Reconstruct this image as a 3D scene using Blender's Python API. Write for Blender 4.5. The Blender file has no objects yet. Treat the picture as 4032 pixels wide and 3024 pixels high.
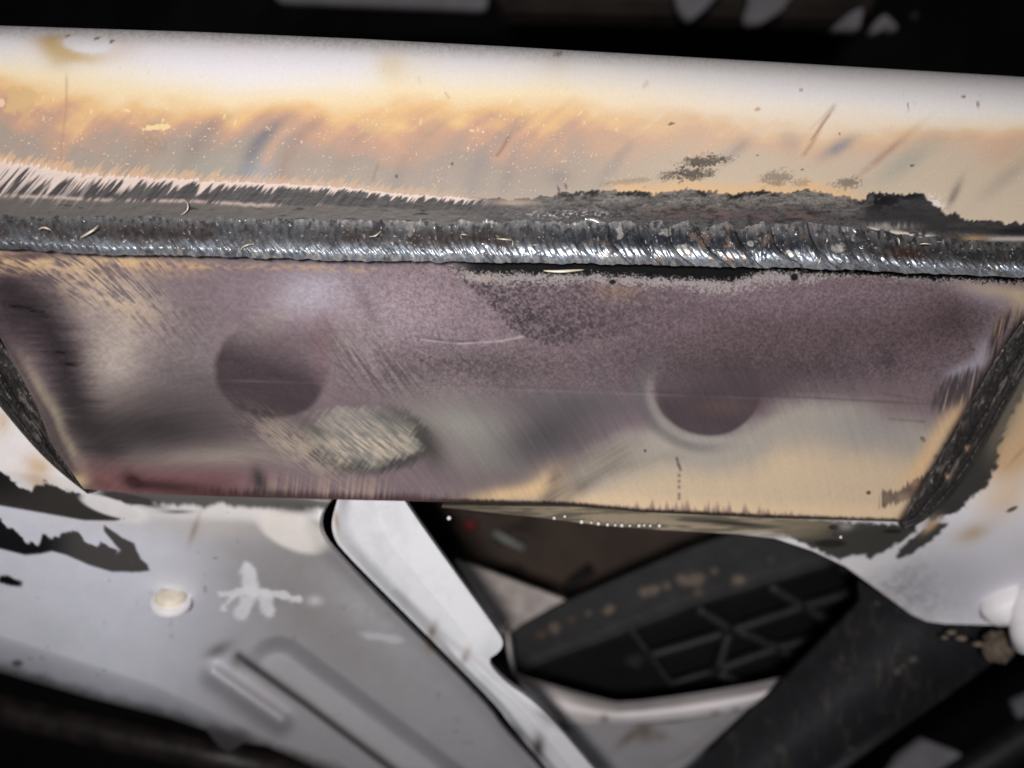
import bpy, math, random
import numpy as np
from mathutils import Vector
C = bpy.context.scene.collection
scene = bpy.context.scene
random.seed(7)

# ------------------------------------------------------------------ camera, world, lamps
D = 0.16                       # camera to the front of the tube, metres
K = 0.2048 / 4032              # size of one drawing unit at the front plane
cam_d = bpy.data.cameras.new("camera")
cam = bpy.data.objects.new("camera", cam_d); C.objects.link(cam)
cam.location = (0, -D, 0); cam.rotation_euler = (math.radians(90), 0, 0)
cam_d.sensor_fit = 'HORIZONTAL'; cam_d.sensor_width = 36
cam_d.lens = 36 * D / 0.2048
cam_d.clip_start = 0.005; cam_d.clip_end = 20
cam_d.dof.use_dof = True; cam_d.dof.focus_distance = D + 0.004
cam_d.dof.aperture_fstop = cam_d.lens / 3.8
scene.camera = cam
world = bpy.data.worlds.new("World"); scene.world = world; world.use_nodes = True
bg = world.node_tree.nodes["Background"]
bg.inputs[0].default_value = (0.75, 0.85, 1.0, 1); bg.inputs[1].default_value = 0.012
def lamp(name, loc, target, size, power, col):
    l = bpy.data.lights.new(name, 'AREA'); l.shape = 'DISK'; l.size = size; l.energy = power; l.color = col
    o = bpy.data.objects.new(name, l); C.objects.link(o); o.location = loc
    o.rotation_euler = (Vector(target) - Vector(loc)).to_track_quat('-Z', 'Y').to_euler()
    return o
lamp("work_lamp", (-0.014, -0.28, 0.006), (0.0, 0.02, -0.01), 0.03, 0.88, (1.0, 0.965, 0.945))
lamp("low_fill_lamp", (0.02, -0.16, -0.16), (0.0, 0.01, 0.02), 0.05, 0.07, (0.86, 0.92, 1.0))  # added fill from below, standing in for ground bounce on the bead's lower edge
scene.view_settings.view_transform = 'Standard'; scene.view_settings.look = 'None'
scene.view_settings.exposure = 0.0; scene.view_settings.gamma = 1.0
scene.cycles.max_bounces = 6

# ------------------------------------------------------------------ numeric helpers
def srgb(r, g, b):
    c = np.array([r, g, b], float) / 255.0
    return np.where(c <= 0.04045, c / 12.92, ((c + 0.055) / 1.055) ** 2.4)
def ss(a, b, x):
    t = np.clip((x - a) / (b - a), 0, 1); return t * t * (3 - 2 * t)
_tab = np.random.RandomState(11).rand(512, 512)
def vn(x, y, seed=0):                                  # value noise 0..1
    x = np.asarray(x, float) + seed * 37.31; y = np.asarray(y, float) + seed * 91.7
    xi = np.floor(x).astype(int); yi = np.floor(y).astype(int)
    fx = x - xi; fy = y - yi
    fx = fx * fx * (3 - 2 * fx); fy = fy * fy * (3 - 2 * fy)
    a = _tab[xi % 512, yi % 512]; b = _tab[(xi + 1) % 512, yi % 512]
    c = _tab[xi % 512, (yi + 1) % 512]; d = _tab[(xi + 1) % 512, (yi + 1) % 512]
    return (a * (1 - fx) + b * fx) * (1 - fy) + (c * (1 - fx) + d * fx) * fy
def fbm(x, y, seed=0, o=4):
    s = 0; a = 0.5; t = 0
    for i in range(o):
        s = s + a * vn(x * 2 ** i, y * 2 ** i, seed + i * 3); t += a; a *= 0.55
    return s / t
def ell(x, y, cx, cy, rx, ry, deg=0):
    a = math.radians(deg); dx = x - cx; dy = y - cy
    u = dx * math.cos(a) + dy * math.sin(a); v = -dx * math.sin(a) + dy * math.cos(a)
    return np.sqrt((u / rx) ** 2 + (v / ry) ** 2)
def gell(*a):                                          # soft gaussian blob
    return np.exp(-ell(*a) ** 2)
def pdist(x, y, pts):                                  # distance to an open polyline and position along it
    best = np.full(np.shape(x), 1e9); tt = np.zeros(np.shape(x)); n = len(pts) - 1
    for i in range(n):
        (ax, ay), (bx, by) = pts[i], pts[i + 1]
        ex, ey = bx - ax, by - ay
        t = np.clip(((x - ax) * ex + (y - ay) * ey) / (ex * ex + ey * ey), 0, 1)
        d = np.hypot(x - ax - t * ex, y - ay - t * ey)
        m = d < best; best = np.where(m, d, best); tt = np.where(m, (i + t) / n, tt)
    return best, tt
def psd(x, y, pts):                                    # signed distance to a polygon, negative inside
    d, _ = pdist(x, y, list(pts) + [pts[0]])
    ins = np.zeros(np.shape(x), bool); n = len(pts)
    for i in range(n):
        (ax, ay), (bx, by) = pts[i], pts[(i + 1) % n]
        if ay == by: continue
        c = ((ay > y) != (by > y)) & (x < (bx - ax) * (y - ay) / (by - ay) + ax)
        ins ^= c
    return np.where(ins, -d, d)
def ip(x, pts):
    return np.interp(x, [p[0] for p in pts], [p[1] for p in pts])
class Paint:                                           # colour layers over one surface
    def __init__(s, x, y, col):
        s.c = np.empty(x.shape + (3,)); s.c[:] = srgb(*col)
    def mix(s, col, m):
        m = np.clip(m, 0, 1)[..., None]
        s.c = s.c * (1 - m) + (srgb(*col) if isinstance(col, tuple) else col) * m
    def mul(s, f):
        s.c = s.c * np.asarray(f)[..., None]

def yaw(sx): return 0.0146 * (np.asarray(sx, float) - 2016) / 4032      # the frame runs slightly away to the right
def W(sx, sy, Y):
    f = (D + Y) / D
    return np.stack([(sx - 2016) * K * f, np.broadcast_to(Y, np.shape(f)), (1512 - sy) * K * f], -1)
def inv(P):
    f = (D + P[..., 1]) / D
    return P[..., 0] / (K * f) + 2016, 1512 - P[..., 2] / (K * f)

# ------------------------------------------------------------------ mesh helpers
def link(name, me, mat, parent=None):
    o = bpy.data.objects.new(name, me); C.objects.link(o)
    if mat is not None and not me.materials: me.materials.append(mat)
    if parent is not None: o.parent = parent
    return o
def tag(o, label=None, cat=None, group=None, kind=None):
    if label: o['label'] = label
    if cat: o['category'] = cat
    if group: o['group'] = group
    if kind: o['kind'] = kind
    return o
def thing(name, label, cat, group=None, loc=(0, 0, 0)):
    o = bpy.data.objects.new(name, None); C.objects.link(o); o.empty_display_size = 0.01
    o.location = loc
    return tag(o, label, cat, group)
def grid_mesh(name, P, col=None, thick=0.0, closed_v=False, smooth=True, tdir=(0, 1, 0)):
    """P: (nv, nu, 3) grid; thick adds a back sheet and side walls."""
    nv, nu = P.shape[:2]
    verts = P.reshape(-1, 3); idx = np.arange(nv * nu).reshape(nv, nu)
    if closed_v: idx = np.vstack([idx, idx[:1]])
    q = np.stack([idx[:-1, :-1], idx[1:, :-1], idx[1:, 1:], idx[:-1, 1:]], -1).reshape(-1, 4)
    cols = None if col is None else col.reshape(-1, 3)
    if thick:
        ring = np.concatenate([idx[0, :], idx[1:, -1], idx[-1, -2::-1], idx[-2:0:-1, 0]])
        n0 = len(verts); nr = len(ring)
        rv = verts[ring]; bv = rv + np.array(tdir) * thick
        ks = max(1, nu // 90); kt = max(1, nv // 90)            # coarser sheet at the back
        jj = np.unique(np.concatenate([np.arange(0, nu, ks), [nu - 1]])); ii = np.unique(np.concatenate([np.arange(0, nv, kt), [nv - 1]]))
        bk = P[np.ix_(ii, jj)].reshape(-1, 3) + np.array(tdir) * thick
        verts = np.concatenate([verts, rv, bv, bk])
        a = n0 + np.arange(nr); b = n0 + nr + np.arange(nr)
        side = np.stack([a, np.roll(a, -1), np.roll(b, -1), b], -1)
        bi = n0 + 2 * nr + np.arange(len(bk)).reshape(len(ii), len(jj))
        side = np.concatenate([side, np.stack([bi[:-1, :-1], bi[:-1, 1:], bi[1:, 1:], bi[1:, :-1]], -1).reshape(-1, 4)])
        tri = np.zeros((0, 3), int)
        if cols is not None:
            e = cols[ring]
            cols = np.concatenate([cols, e, e, np.broadcast_to(e.mean(0), (len(bk), 3))])
    else:
        side = np.zeros((0, 4), int); tri = np.zeros((0, 3), int)
    me = bpy.data.meshes.new(name)
    me.vertices.add(len(verts)); me.vertices.foreach_set("co", verts.astype(np.float32).ravel())
    quads = np.concatenate([q, side])
    nl = quads.size + tri.size
    me.loops.add(nl)
    me.loops.foreach_set("vertex_index", np.concatenate([quads.ravel(), tri.ravel()]).astype(np.int32))
    npoly = len(quads) + len(tri)
    me.polygons.add(npoly)
    st = np.concatenate([np.arange(len(quads)) * 4, quads.size + np.arange(len(tri)) * 3])
    me.polygons.foreach_set("loop_start", st.astype(np.int32))
    me.polygons.foreach_set("use_smooth", np.concatenate([np.full(len(q), smooth), np.zeros(npoly - len(q), bool)]))
    me.update(calc_edges=True); me.validate()
    if cols is not None:
        at = me.color_attributes.new("tint", 'FLOAT_COLOR', 'POINT')
        at.data.foreach_set("color", np.concatenate([cols, np.ones((len(cols), 1))], 1).astype(np.float32).ravel())
    return me
def resample(pts, n, smooth=False):
    p = np.array(pts, float); s = np.concatenate([[0], np.cumsum(np.hypot(*np.diff(p, axis=0).T))])
    t = np.linspace(0, s[-1], n)
    return np.stack([np.interp(t, s, p[:, 0]), np.interp(t, s, p[:, 1])], -1)
def rounded(pts, k=2):                                 # corner cutting, ends kept
    p = [np.array(a, float) for a in pts]
    for _ in range(k):
        q = [p[0]]
        for a, b in zip(p[:-1], p[1:]): q += [a * .75 + b * .25, a * .25 + b * .75]
        q.append(p[-1]); p = q
    return [tuple(a) for a in p]
def tfi(top, bottom, left, right, nu, nv):
    A = resample(top, nu); B = resample(bottom, nu); L = resample(left, nv); R = resample(right, nv)
    u = np.linspace(0, 1, nu)[None, :, None]; v = np.linspace(0, 1, nv)[:, None, None]
    P = (1 - v) * A[None] + v * B[None] + (1 - u) * L[:, None] + u * R[:, None] \
        - ((1 - u) * (1 - v) * A[0] + u * (1 - v) * A[-1] + (1 - u) * v * B[0] + u * v * B[-1])
    return P[..., 0], P[..., 1], np.broadcast_to(u[..., 0], P.shape[:2]), np.broadcast_to(v[..., 0], P.shape[:2])
def patch(name, top, bottom, left, right, nu, nv, depth, colour, mat, parent, thick=0.002):
    x, y, u, v = tfi(top, bottom, left, right, nu, nv)
    Y = depth(x, y, u, v); P = W(x, y, Y)
    col = colour(x, y, u, v)
    return link(name, grid_mesh(name, P, col, thick), mat, parent)

# ------------------------------------------------------------------ materials
def mat_tint(name, rough=0.5, metal=0.0, spec=0.5, bump=0.0, bscale=3000, grain=0.0, gscale=5000, stretch=(1, 1, 1), rvar=0.0, gain=1.0):
    m = bpy.data.materials.new(name); m.use_nodes = True
    nt = m.node_tree; N = nt.nodes; L = nt.links
    b = N["Principled BSDF"]; b.inputs["Metallic"].default_value = metal
    b.inputs["Specular IOR Level"].default_value = spec
    a = N.new("ShaderNodeVertexColor"); a.layer_name = "tint"
    tc = N.new("ShaderNodeTexCoord"); mp = N.new("ShaderNodeMapping"); mp.inputs["Scale"].default_value = stretch
    L.new(tc.outputs["Object"], mp.inputs["Vector"])
    n1 = N.new("ShaderNodeTexNoise"); n1.inputs["Scale"].default_value = gscale; n1.inputs["Detail"].default_value = 4
    L.new(mp.outputs["Vector"], n1.inputs["Vector"])
    mr = N.new("ShaderNodeMapRange"); mr.inputs["From Min"].default_value = 0.25; mr.inputs["From Max"].default_value = 0.75
    mr.inputs["To Min"].default_value = (1 - grain) * gain; mr.inputs["To Max"].default_value = (1 + grain) * gain
    L.new(n1.outputs["Fac"], mr.inputs["Value"])
    vm = N.new("ShaderNodeVectorMath"); vm.operation = 'MULTIPLY'
    L.new(a.outputs["Color"], vm.inputs[0]); L.new(mr.outputs["Result"], vm.inputs[1])
    L.new(vm.outputs["Vector"], b.inputs["Base Color"])
    n2 = N.new("ShaderNodeTexNoise"); n2.inputs["Scale"].default_value = bscale; n2.inputs["Detail"].default_value = 5
    L.new(mp.outputs["Vector"], n2.inputs["Vector"])
    if bump:
        bp = N.new("ShaderNodeBump"); bp.inputs["Strength"].default_value = 1.0; bp.inputs["Distance"].default_value = bump
        L.new(n2.outputs["Fac"], bp.inputs["Height"]); L.new(bp.outputs["Normal"], b.inputs["Normal"])
    r = N.new("ShaderNodeMapRange"); r.inputs["From Min"].default_value = 0.3; r.inputs["From Max"].default_value = 0.7
    r.inputs["To Min"].default_value = max(0.05, rough - rvar); r.inputs["To Max"].default_value = min(1, rough + rvar)
    L.new(n2.outputs["Fac"], r.inputs["Value"]); L.new(r.outputs["Result"], b.inputs["Roughness"])
    return m
def mat_plain(name, col, rough=0.6, metal=0.0, bump=0.0, bscale=800, var=0.35, spec=0.4):
    m = bpy.data.materials.new(name); m.use_nodes = True
    nt = m.node_tree; N = nt.nodes; L = nt.links; b = N["Principled BSDF"]
    b.inputs["Metallic"].default_value = metal; b.inputs["Roughness"].default_value = rough
    b.inputs["Specular IOR Level"].default_value = spec
    tc = N.new("ShaderNodeTexCoord"); n = N.new("ShaderNodeTexNoise"); n.inputs["Scale"].default_value = bscale; n.inputs["Detail"].default_value = 5
    L.new(tc.outputs["Object"], n.inputs["Vector"])
    cr = N.new("ShaderNodeValToRGB"); c = srgb(*col)
    cr.color_ramp.elements[0].position = 0.3; cr.color_ramp.elements[1].position = 0.7
    cr.color_ramp.elements[0].color = (*(c * (1 - var)), 1); cr.color_ramp.elements[1].color = (*np.minimum(c * (1 + var), .95), 1)
    L.new(n.outputs["Fac"], cr.inputs["Fac"]); L.new(cr.outputs["Color"], b.inputs["Base Color"])
    if bump:
        bp = N.new("ShaderNodeBump"); bp.inputs["Distance"].default_value = bump
        L.new(n.outputs["Fac"], bp.inputs["Height"]); L.new(bp.outputs["Normal"], b.inputs["Normal"])
    return m
M_tube = mat_tint("heat_tinted_paint", 0.5, 0.0, 0.2, 0.00003, 2500, 0.05, 4200, rvar=0.08)
M_bead = mat_tint("weld_metal", 0.33, 0.62, 0.5, 0.00004, 1800, 0.14, 3000, rvar=0.14)
M_plate = mat_tint("heat_tinted_steel", 0.55, 0.0, 0.15, 0.00003, 2000, 0.07, 3500, rvar=0.1)
M_sweld = mat_tint("side_weld_metal", 0.5, 0.1, 0.35, 0.00008, 1200, 0.15, 2500, rvar=0.12)
M_rail = mat_tint("chassis_paint", 0.42, 0.0, 0.35, 0.00005, 500, 0.03, 1500, rvar=0.06)
M_dark = mat_tint("dusty_black", 0.7, 0.0, 0.15, 0.0001, 700, 0.2, 900, rvar=0.1)
M_black = mat_plain("black_underbody", (22, 20, 20), 0.8, bscale=60)
M_shine = mat_plain("bright_spatter", (240, 238, 236), 0.1, 0.0, var=0.05, spec=0.9)  # near-white base stands in for glints on the metal balls
M_shave = mat_plain("bright_shaving", (235, 222, 200), 0.4, 0.2, var=0.15)

# ------------------------------------------------------------------ shared outlines (drawing units)
TOP = [(-1800, 50), (-400, 92), (0, 104), (700, 125), (1400, 153), (2016, 184), (2632, 218), (3300, 255), (4032, 297), (4432, 322), (5900, 416)]
EDGE = [(-1800, 480), (-400, 600), (0, 632), (316, 682), (633, 700), (950, 714), (1400, 738), (1616, 764), (1825, 776), (1996, 786), (2120, 778), (2250, 757), (2376, 750),
        (2500, 754), (2566, 762), (2632, 755), (2700, 738), (2790, 752), (2904, 764), (3010, 750), (3110, 764), (3170, 738), (3240, 760), (3330, 778), (3410, 790), (3425, 760),
        (3640, 757), (3665, 790), (3740, 838), (3850, 858), (4032, 880), (4432, 920), (5900, 1050)]
BT = [(-1800, 797), (-400, 822), (0, 829), (700, 838), (1400, 848), (2016, 850), (2632, 856), (3265, 880), (3420, 905), (3645, 930), (4032, 962), (4432, 985), (5900, 1078)]
BB = [(-1800, 920), (-400, 965), (0, 980), (443, 1004), (760, 1006), (1076, 1018), (1400, 1027), (1743, 1032), (2250, 1038), (2700, 1046), (3265, 1061), (4032, 1093), (4432, 1115), (5900, 1206)]
PB = [(-300, 1890), (285, 1918), (538, 1943), (1000, 1958), (1400, 1969), (2000, 1982), (2250, 1990), (2532, 2025 - 8), (3074, 2041), (3515, 2054), (4200, 2075)]
LWI = rounded([(-160, 1130), (0, 1335), (60, 1430), (130, 1560), (190, 1650), (230, 1770), (300, 1892), (345, 1932)])
LWO = rounded([(-260, 1300), (0, 1600), (80, 1700), (170, 1800), (260, 1880), (345, 1945)])
RWI = rounded([(4180, 1090), (4027, 1257), (3913, 1420), (3810, 1600), (3726, 1751), (3647, 1884), (3551, 2041)])
RWO = rounded([(4260, 1180), (4080, 1400), (3960, 1610), (3860, 1790), (3770, 1930), (3650, 2050), (3565, 2085)])

# ------------------------------------------------------------------ 1. welded crossmember
cross = thing("welded_crossmember", "white painted steel tube with orange heat tint, welded to a purple heat tinted plate", "crossmember")

def tube_colour(x, y):
    T = ip(x, TOP); J0 = ip(x, EDGE)
    left = 1 - ss(1500, 2100, x); right = ss(2000, 2900, x)
    q = x - (1 - right) * 0.0022 * np.clip(J0 - y, 0, 400) ** 2 + right * 0 - right * 0.95 * (J0 - y)
    st = fbm(q / 85, y / 900, 1, 3) - 0.5; st2 = fbm(q / 26, y / 420, 2, 3) - 0.5
    y1 = -22 + ip(x, [(0, 262), (320, 285), (630, 345), (950, 376), (1400, 362), (1480, 340), (1560, 300), (1640, 320), (1800, 345), (2200, 330), (2700, 385), (3030, 440), (3300, 455), (3600, 482), (4032, 480)])
    y2 = -14 + ip(x, [(0, 362), (320, 432), (630, 440), (950, 455), (1400, 458), (1800, 458), (2250, 462), (2700, 492), (3250, 540), (3600, 545), (4032, 530)])
    t = (y - y1 + 30 * (fbm(x / 160, y / 120, 5) - 0.5)) / (y2 - y1)
    t = t + ss(0.2, 1.4, t) * 1.5 * (fbm(x / 150, y / 95, 45, 3) - .5)
    t = t + ss(0.4, 1.6, t) * (1.25 * st + 0.12 * st2)
    def ramp(cols):
        ks = [-.75, -.1, 0.45, 1.0, 1.7, 2.6, 3.6]; cc = np.array([srgb(*c) for c in cols])
        return np.stack([np.interp(t, ks, cc[:, i]) for i in range(3)], -1)
    A = ramp([(236, 231, 235), (237, 228, 216), (239, 219, 182), (229, 189, 138), (200, 160, 136), (168, 153, 142), (170, 158, 146)])
    B = ramp([(232, 227, 227), (234, 225, 214), (236, 219, 198), (226, 195, 162), (214, 182, 156), (202, 184, 164), (202, 185, 164)])
    p = Paint(x, y, (236, 231, 236)); p.c = A * (1 - right)[..., None] + B * right[..., None]
    # soft dark temper stains that run along the grinding arcs
    low = ss(y2 - 30, y2 + 90, y)
    for q0, w, col, a in [(735, 48, (140, 126, 122), .5), (965, 34, (118, 116, 126), .75), (1105, 30, (160, 130, 120), .5), (1030, 22, (210, 168, 140), .5),
                          (520, 40, (150, 140, 132), .35), (1330, 40, (150, 138, 130), .3), (1560, 30, (140, 135, 132), .35), (1850, 45, (140, 136, 138), .35)]:
        p.mix(col, np.exp(-((q - q0) / w) ** 2) * low * a * (0.6 + 0.8 * fbm(x / 60, y / 60, 9)) * (1 - right))
    p.mix((150, 160, 172), gell(x, y, 1010, 690, 70, 50) * .7)
    p.mix((160, 160, 150), gell(x, y, 820, 660, 130, 45) * .6)
    for (cx, cy, rx, ry, dg, col, a) in [(3300, 580, 75, 26, -32, (135, 138, 145), .8), (2900, 590, 90, 26, -38, (150, 146, 146), .55), (3110, 560, 40, 45, -40, (150, 150, 152), .4),
                                         (2420, 640, 110, 26, -50, (158, 150, 146), .6), (3560, 640, 170, 45, -35, (172, 166, 152), .75), (3480, 610, 150, 14, -40, (168, 134, 112), .6),
                                         (3760, 760, 60, 16, -65, (110, 102, 98), .7), (3960, 700, 120, 30, -40, (160, 150, 138), .6), (2200, 700, 50, 36, 0, (135, 128, 128), .5),
                                         (3960, 600, 90, 60, -20, (205, 165, 135), .5), (2000, 690, 25, 90, 20, (140, 134, 136), .4)]:
        p.mix(col, gell(x, y, cx, cy, rx, ry, dg) * a * (0.7 + 0.6 * fbm(x / 50, y / 50, 12)))
    # orange ring round an unburnt oval, left of the top
    r = ell(x, y, 345, 172, 95, 36, 4)
    side = ss(420, 200, x - (y - 170) * 0.8)
    p.mix((204, 172, 122), np.exp(-((r - 1.5) / .75) ** 2) * (0.25 + .75 * side) * ss(118, 150, y) * .95)
    p.mix((236, 232, 236), ss(1.15, .9, r))
    p.mix((205, 180, 138), gell(x, y, 235, 225, 60, 50) * .8)
    p.mix((224, 206, 172), gell(x, y, 1540, 260, 60, 60, 60) * .6)
    p.mix((214, 200, 180), gell(x, y, 2190, 250, 60, 40) * .4)
    # soft grey on the roll of the top edge, spots and pits
    p.mix((168, 165, 160), ss(75, 0, y - T + 18 * (fbm(x / 40, y / 20, 35) - .5)) * (0.25 + .6 * vn(x / 6, y / 6, 3)))
    p.mix((205, 202, 203), ss(170, 30, y - T) * ss(1600, 3600, x) * .6)
    for cx, cy, rx, ry, col in [(380, 151, 16, 5, (35, 34, 42)), (440, 163, 11, 6, (96, 60, 40)), (270, 140, 12, 6, (110, 90, 60)), (2644, 487, 14, 6, (80, 66, 60)), (3795, 379, 10, 6, (88, 66, 52)),
                                (3850, 408, 7, 16, (150, 132, 115)), (3575, 418, 3, 14, (90, 86, 86)), (3592, 652, 10, 6, (70, 66, 64)), (3160, 667, 7, 4, (70, 60, 55)), (2983, 612, 5, 4, (90, 80, 70)),
                                (3155, 353, 7, 5, (176, 130, 105)), (2985, 430, 12, 8, (196, 160, 132)), (3305, 525, 5, 7, (150, 120, 100)), (2536, 738, 9, 5, (90, 80, 76)), (2200, 748, 6, 18, (92, 84, 82)),
                                (2228, 735, 5, 14, (100, 92, 90)), (1562, 695, 6, 8, (80, 74, 72)), (1780, 645, 5, 9, (95, 88, 86)), (2200, 213, 20, 12, (140, 132, 120))]:
        p.mix(col, ss(1.3, .6, ell(x, y, cx, cy, rx, ry, -12) + .7 * (vn(x / 7, y / 7, 8) - .5)) * .75)
    # scratches
    for pts, w, col, a in [([(3300, 400), (3240, 480), (3200, 560), (3150, 630)], 9, (160, 126, 108), .5), ([(3275, 440), (3225, 510), (3185, 560)], 4, (170, 136, 116), .7), ([(3290, 405), (3180, 520)], 5, (205, 190, 175), .5),
                           ([(2010, 530), (1975, 590), (1950, 620)], 7, (120, 100, 94), .55), ([(2040, 460), (2005, 540)], 5, (170, 140, 124), .4), ([(1490, 640), (1475, 690), (1465, 720)], 6, (140, 120, 110), .45),
                           ([(1750, 360), (1770, 390)], 5, (190, 160, 130), .5), ([(2555, 320), (2530, 345)], 8, (190, 170, 150), .5), ([(262, 270), (262, 420), (240, 600), (236, 650)], 6, (178, 140, 118), .45),
                           ([(1660, 330), (1645, 300)], 5, (205, 180, 150), .4)]:
        d, tt = pdist(x, y, pts); p.mix(col, np.exp(-(d / w) ** 2) * a * ss(0, .12, tt) * ss(1, .85, tt))
    rs = random.Random(4)
    for i in range(30):
        cx = rs.uniform(60, 2500); cy = rs.uniform(360, 520) if i < 30 else rs.uniform(480, 660); a = rs.uniform(0, 6.28); l = rs.uniform(6, 20)
        d, _ = pdist(x, y, [(cx, cy), (cx + l * math.cos(a), cy + l * math.sin(a))]); p.mix((245, 222, 178), np.exp(-(d / rs.uniform(2.6, 4.5)) ** 2) * rs.uniform(.5, .95))
    # pale bare flakes
    n = 26 * (vn(x / 16, y / 16, 31) - .5) + 12 * (vn(x / 6, y / 6, 32) - .5)
    d = psd(x, y, [(542, 520), (560, 500), (600, 496), (640, 472), (660, 500), (640, 516), (600, 512), (560, 528)]) + n
    p.mix((240, 212, 160), ss(5, -4, d))
    p.mix((150, 132, 112), gell(x, y, 610, 570, 60, 40) * .5 * (vn(x / 9, y / 9, 14) > .4))
    d = psd(x, y, [(15, 430), (50, 338), (75, 375), (95, 350), (138, 360), (140, 390), (110, 420), (60, 446), (20, 440)]) + n * .8
    p.mix((216, 182, 134), ss(5, -5, d) * .85)
    p.mix((245, 200, 175), ss(1.2, .8, ell(x, y, 5, 405, 14, 16)))
    # fine spatter specks
    zone = ss(y2 - 90, y2 + 60, y) * (0.35 + .65 * (1 - right))
    sp = vn(x / 5.2, y / 5.2, 21)
    p.mix((244, 216, 178), ss(.90, .95, sp) * zone * ss(.3, .58, fbm(x / 90, y / 90, 33)) * .9)
    p.mix((236, 206, 170), ss(.93, .97, vn(x / 9, y / 8, 22)) * zone * ss(.45, .62, fbm(x / 130, y / 90, 36)))
    p.mix((120, 108, 100), ss(.965, .985, vn(x / 5, y / 5, 24)) * .2)
    p.mul(1 + .05 * (vn(x / 4.2, y / 4.2, 40) - .5))
    # scorched crust above the ground edge on the right
    cr = fbm(x / 30, y / 16, 51)
    p.mix((222, 184, 140), ss(60, 5, J0 - y) * ss(2360, 2460, x) * ss(3480, 3300, x) * .85)
    for cx, cy, rx, ry, a in [(2775, 635, 80, 22, 1), (2725, 683, 70, 24, 1), (2640, 690, 40, 18, .7), (2480, 715, 110, 10, .35), (3060, 700, 50, 26, .6), (3335, 722, 50, 18, .7), (3160, 720, 30, 14, .4)]:
        p.mix((66, 60, 56) if cx != 3340 else (104, 82, 58), ss(1.5, .5, ell(x, y, cx, cy, rx, ry, -6) + 1.1 * (vn(x / 5.5, y / 5.5, 52) - .5) + 1.2 * (cr - .5)) * a * .85)
    # ---------------- ground (bare) band below the painted edge
    qd = x + 0.85 * y
    amp = ip(x, [(0, 24), (600, 16), (1400, 9), (1900, 6), (2200, 2), (4032, 2)])
    J = J0 + amp * (vn(qd / 7, y / 260, 61) - .5) * 1.2 + amp * .8 * (vn(qd / 17, y / 300, 62) - .5)
    rag = ss(1800, 2100, x)
    J = J + rag * (26 * (fbm(x / 40, y / 60, 63) - .5) + 13 * (vn(x / 9, y / 12, 64) - .5))
    g = y - J
    # orange toothed halo
    fib = .6 * vn(qd / 6.5, y / 140, 66) + .4 * vn(qd / 15, y / 200, 67)
    p.mix((222, 182, 146), ss(.3, .62, fib + ip(g, [(-60, -.5), (-34, -.2), (-10, .15), (0, .3)])) * left * ss(-62, -40, g) * ip(x, [(0, .8), (700, .6), (1800, .45)]))
    brush = fbm(qd / 9, (y - .4 * x) / 160, 71, 3)
    rz = ss(1850, 2150, x); brush = brush * (1 - rz) + rz * (.5 + .45 * (fbm(x / 80, y / 12, 72, 3) - .5))
    G = Paint(x, y, (78, 75, 76))
    G.mul(.45 + 1.1 * brush)
    G.mix((124, 119, 114), ss(1900, 2300, x) * (.35 + .65 * ss(.3, .6, fbm((x + y) / 70, y / 22, 73))) * ss(85, 30, g) * .95)
    G.mul(1 + ss(1900, 2200, x) * .7 * (vn(x / 6, y / 5, 79) - .5))
    low = ip(x, [(0, 768), (250, 776), (450, 786), (750, 790), (1000, 806), (1320, 806), (1700, 822), (2100, 830)])
    smoothband = ss(low - 3, low + 8, y) * ss(2000, 1700, x)
    G.mix((106, 101, 97), smoothband * (.7 + .5 * (fbm(x / 120, y / 7, 74) - .5)))
    G.mix((46, 45, 45), smoothband * ss(.66, .8, fbm(x / 70, y / 9, 75)))
    wl = np.exp(-((y - low + 6 * (vn(x / 25, y / 300, 76) - .5)) / 7) ** 2) * ss(1350, 1150, x)
    G.mix((206, 184, 172), wl * ss(.3, .6, .5 * vn(qd / 7, y / 200, 77) + .5 * vn(x / 60, 2, 78)) * .7)
    wf = ip(x, [(-400, 70), (0, 62), (400, 48), (900, 34), (1500, 20), (1850, 12), (1950, 0), (4432, 0)])
    ext = ip(x, [(-400, 1.5), (0, 1.35), (350, .85), (800, .5), (1500, .32), (1900, .3)])
    wstroke = ss(.38, .62, fib + ip(g / np.maximum(ext, .1), [(0, .45), (22, .18), (50, -.06), (90, -.26), (140, -.6)]))
    G.mix((226, 206, 196), wstroke * ss(1960, 1800, x) * .95)
    deep = ss(480, 60, x) * ss(.5, .66, .5 * vn(qd / 9, y / 160, 83) + .5 * vn(qd / 22, y / 220, 84)) * ss(165, 60, g)
    G.mix((224, 208, 200), deep * .9)
    # right: black scale patches, red-brown band, bright scuffs
    redband = np.exp(-((y - ip(x, [(2100, 838), (2700, 838), (3000, 842), (3300, 850)])) / 16) ** 2) * ss(2350, 2600, x) * ss(3300, 3150, x)
    G.mix((104, 84, 81), redband * .9 * ss(.3, .65, fbm(x / 60, y / 14, 86)))
    G.mul(1 - .5 * ss(.5, .7, fbm(x / 26, y / 9, 85)) * ss(2000, 2300, x))
    blk = ss(26, 6, g + 22 * (vn(x / 14, y / 14, 88) - .5)) * ss(2100, 2300, x) * ss(.45, .6, vn(x / 60, 3.3, 87))
    G.mix((26, 26, 30), blk * .92)
    sweep = ss(3290, 3480, x + .25 * (y - 800)) * ss(ip(x, [(3300, 860), (3450, 885), (3700, 908), (4032, 935)]) + 8, ip(x, [(3300, 840), (3450, 872), (3700, 898), (4032, 925)]) - 6, y)
    G.mix((50, 49, 50), sweep * (.78 + .3 * fbm(x / 80, y / 14, 89)))
    G.mix((24, 24, 28), ss(.52, .62, fbm(x / 34, y / 22, 91)) * gell(x, y, 3470, 785, 110, 42) * 1.1)
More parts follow.
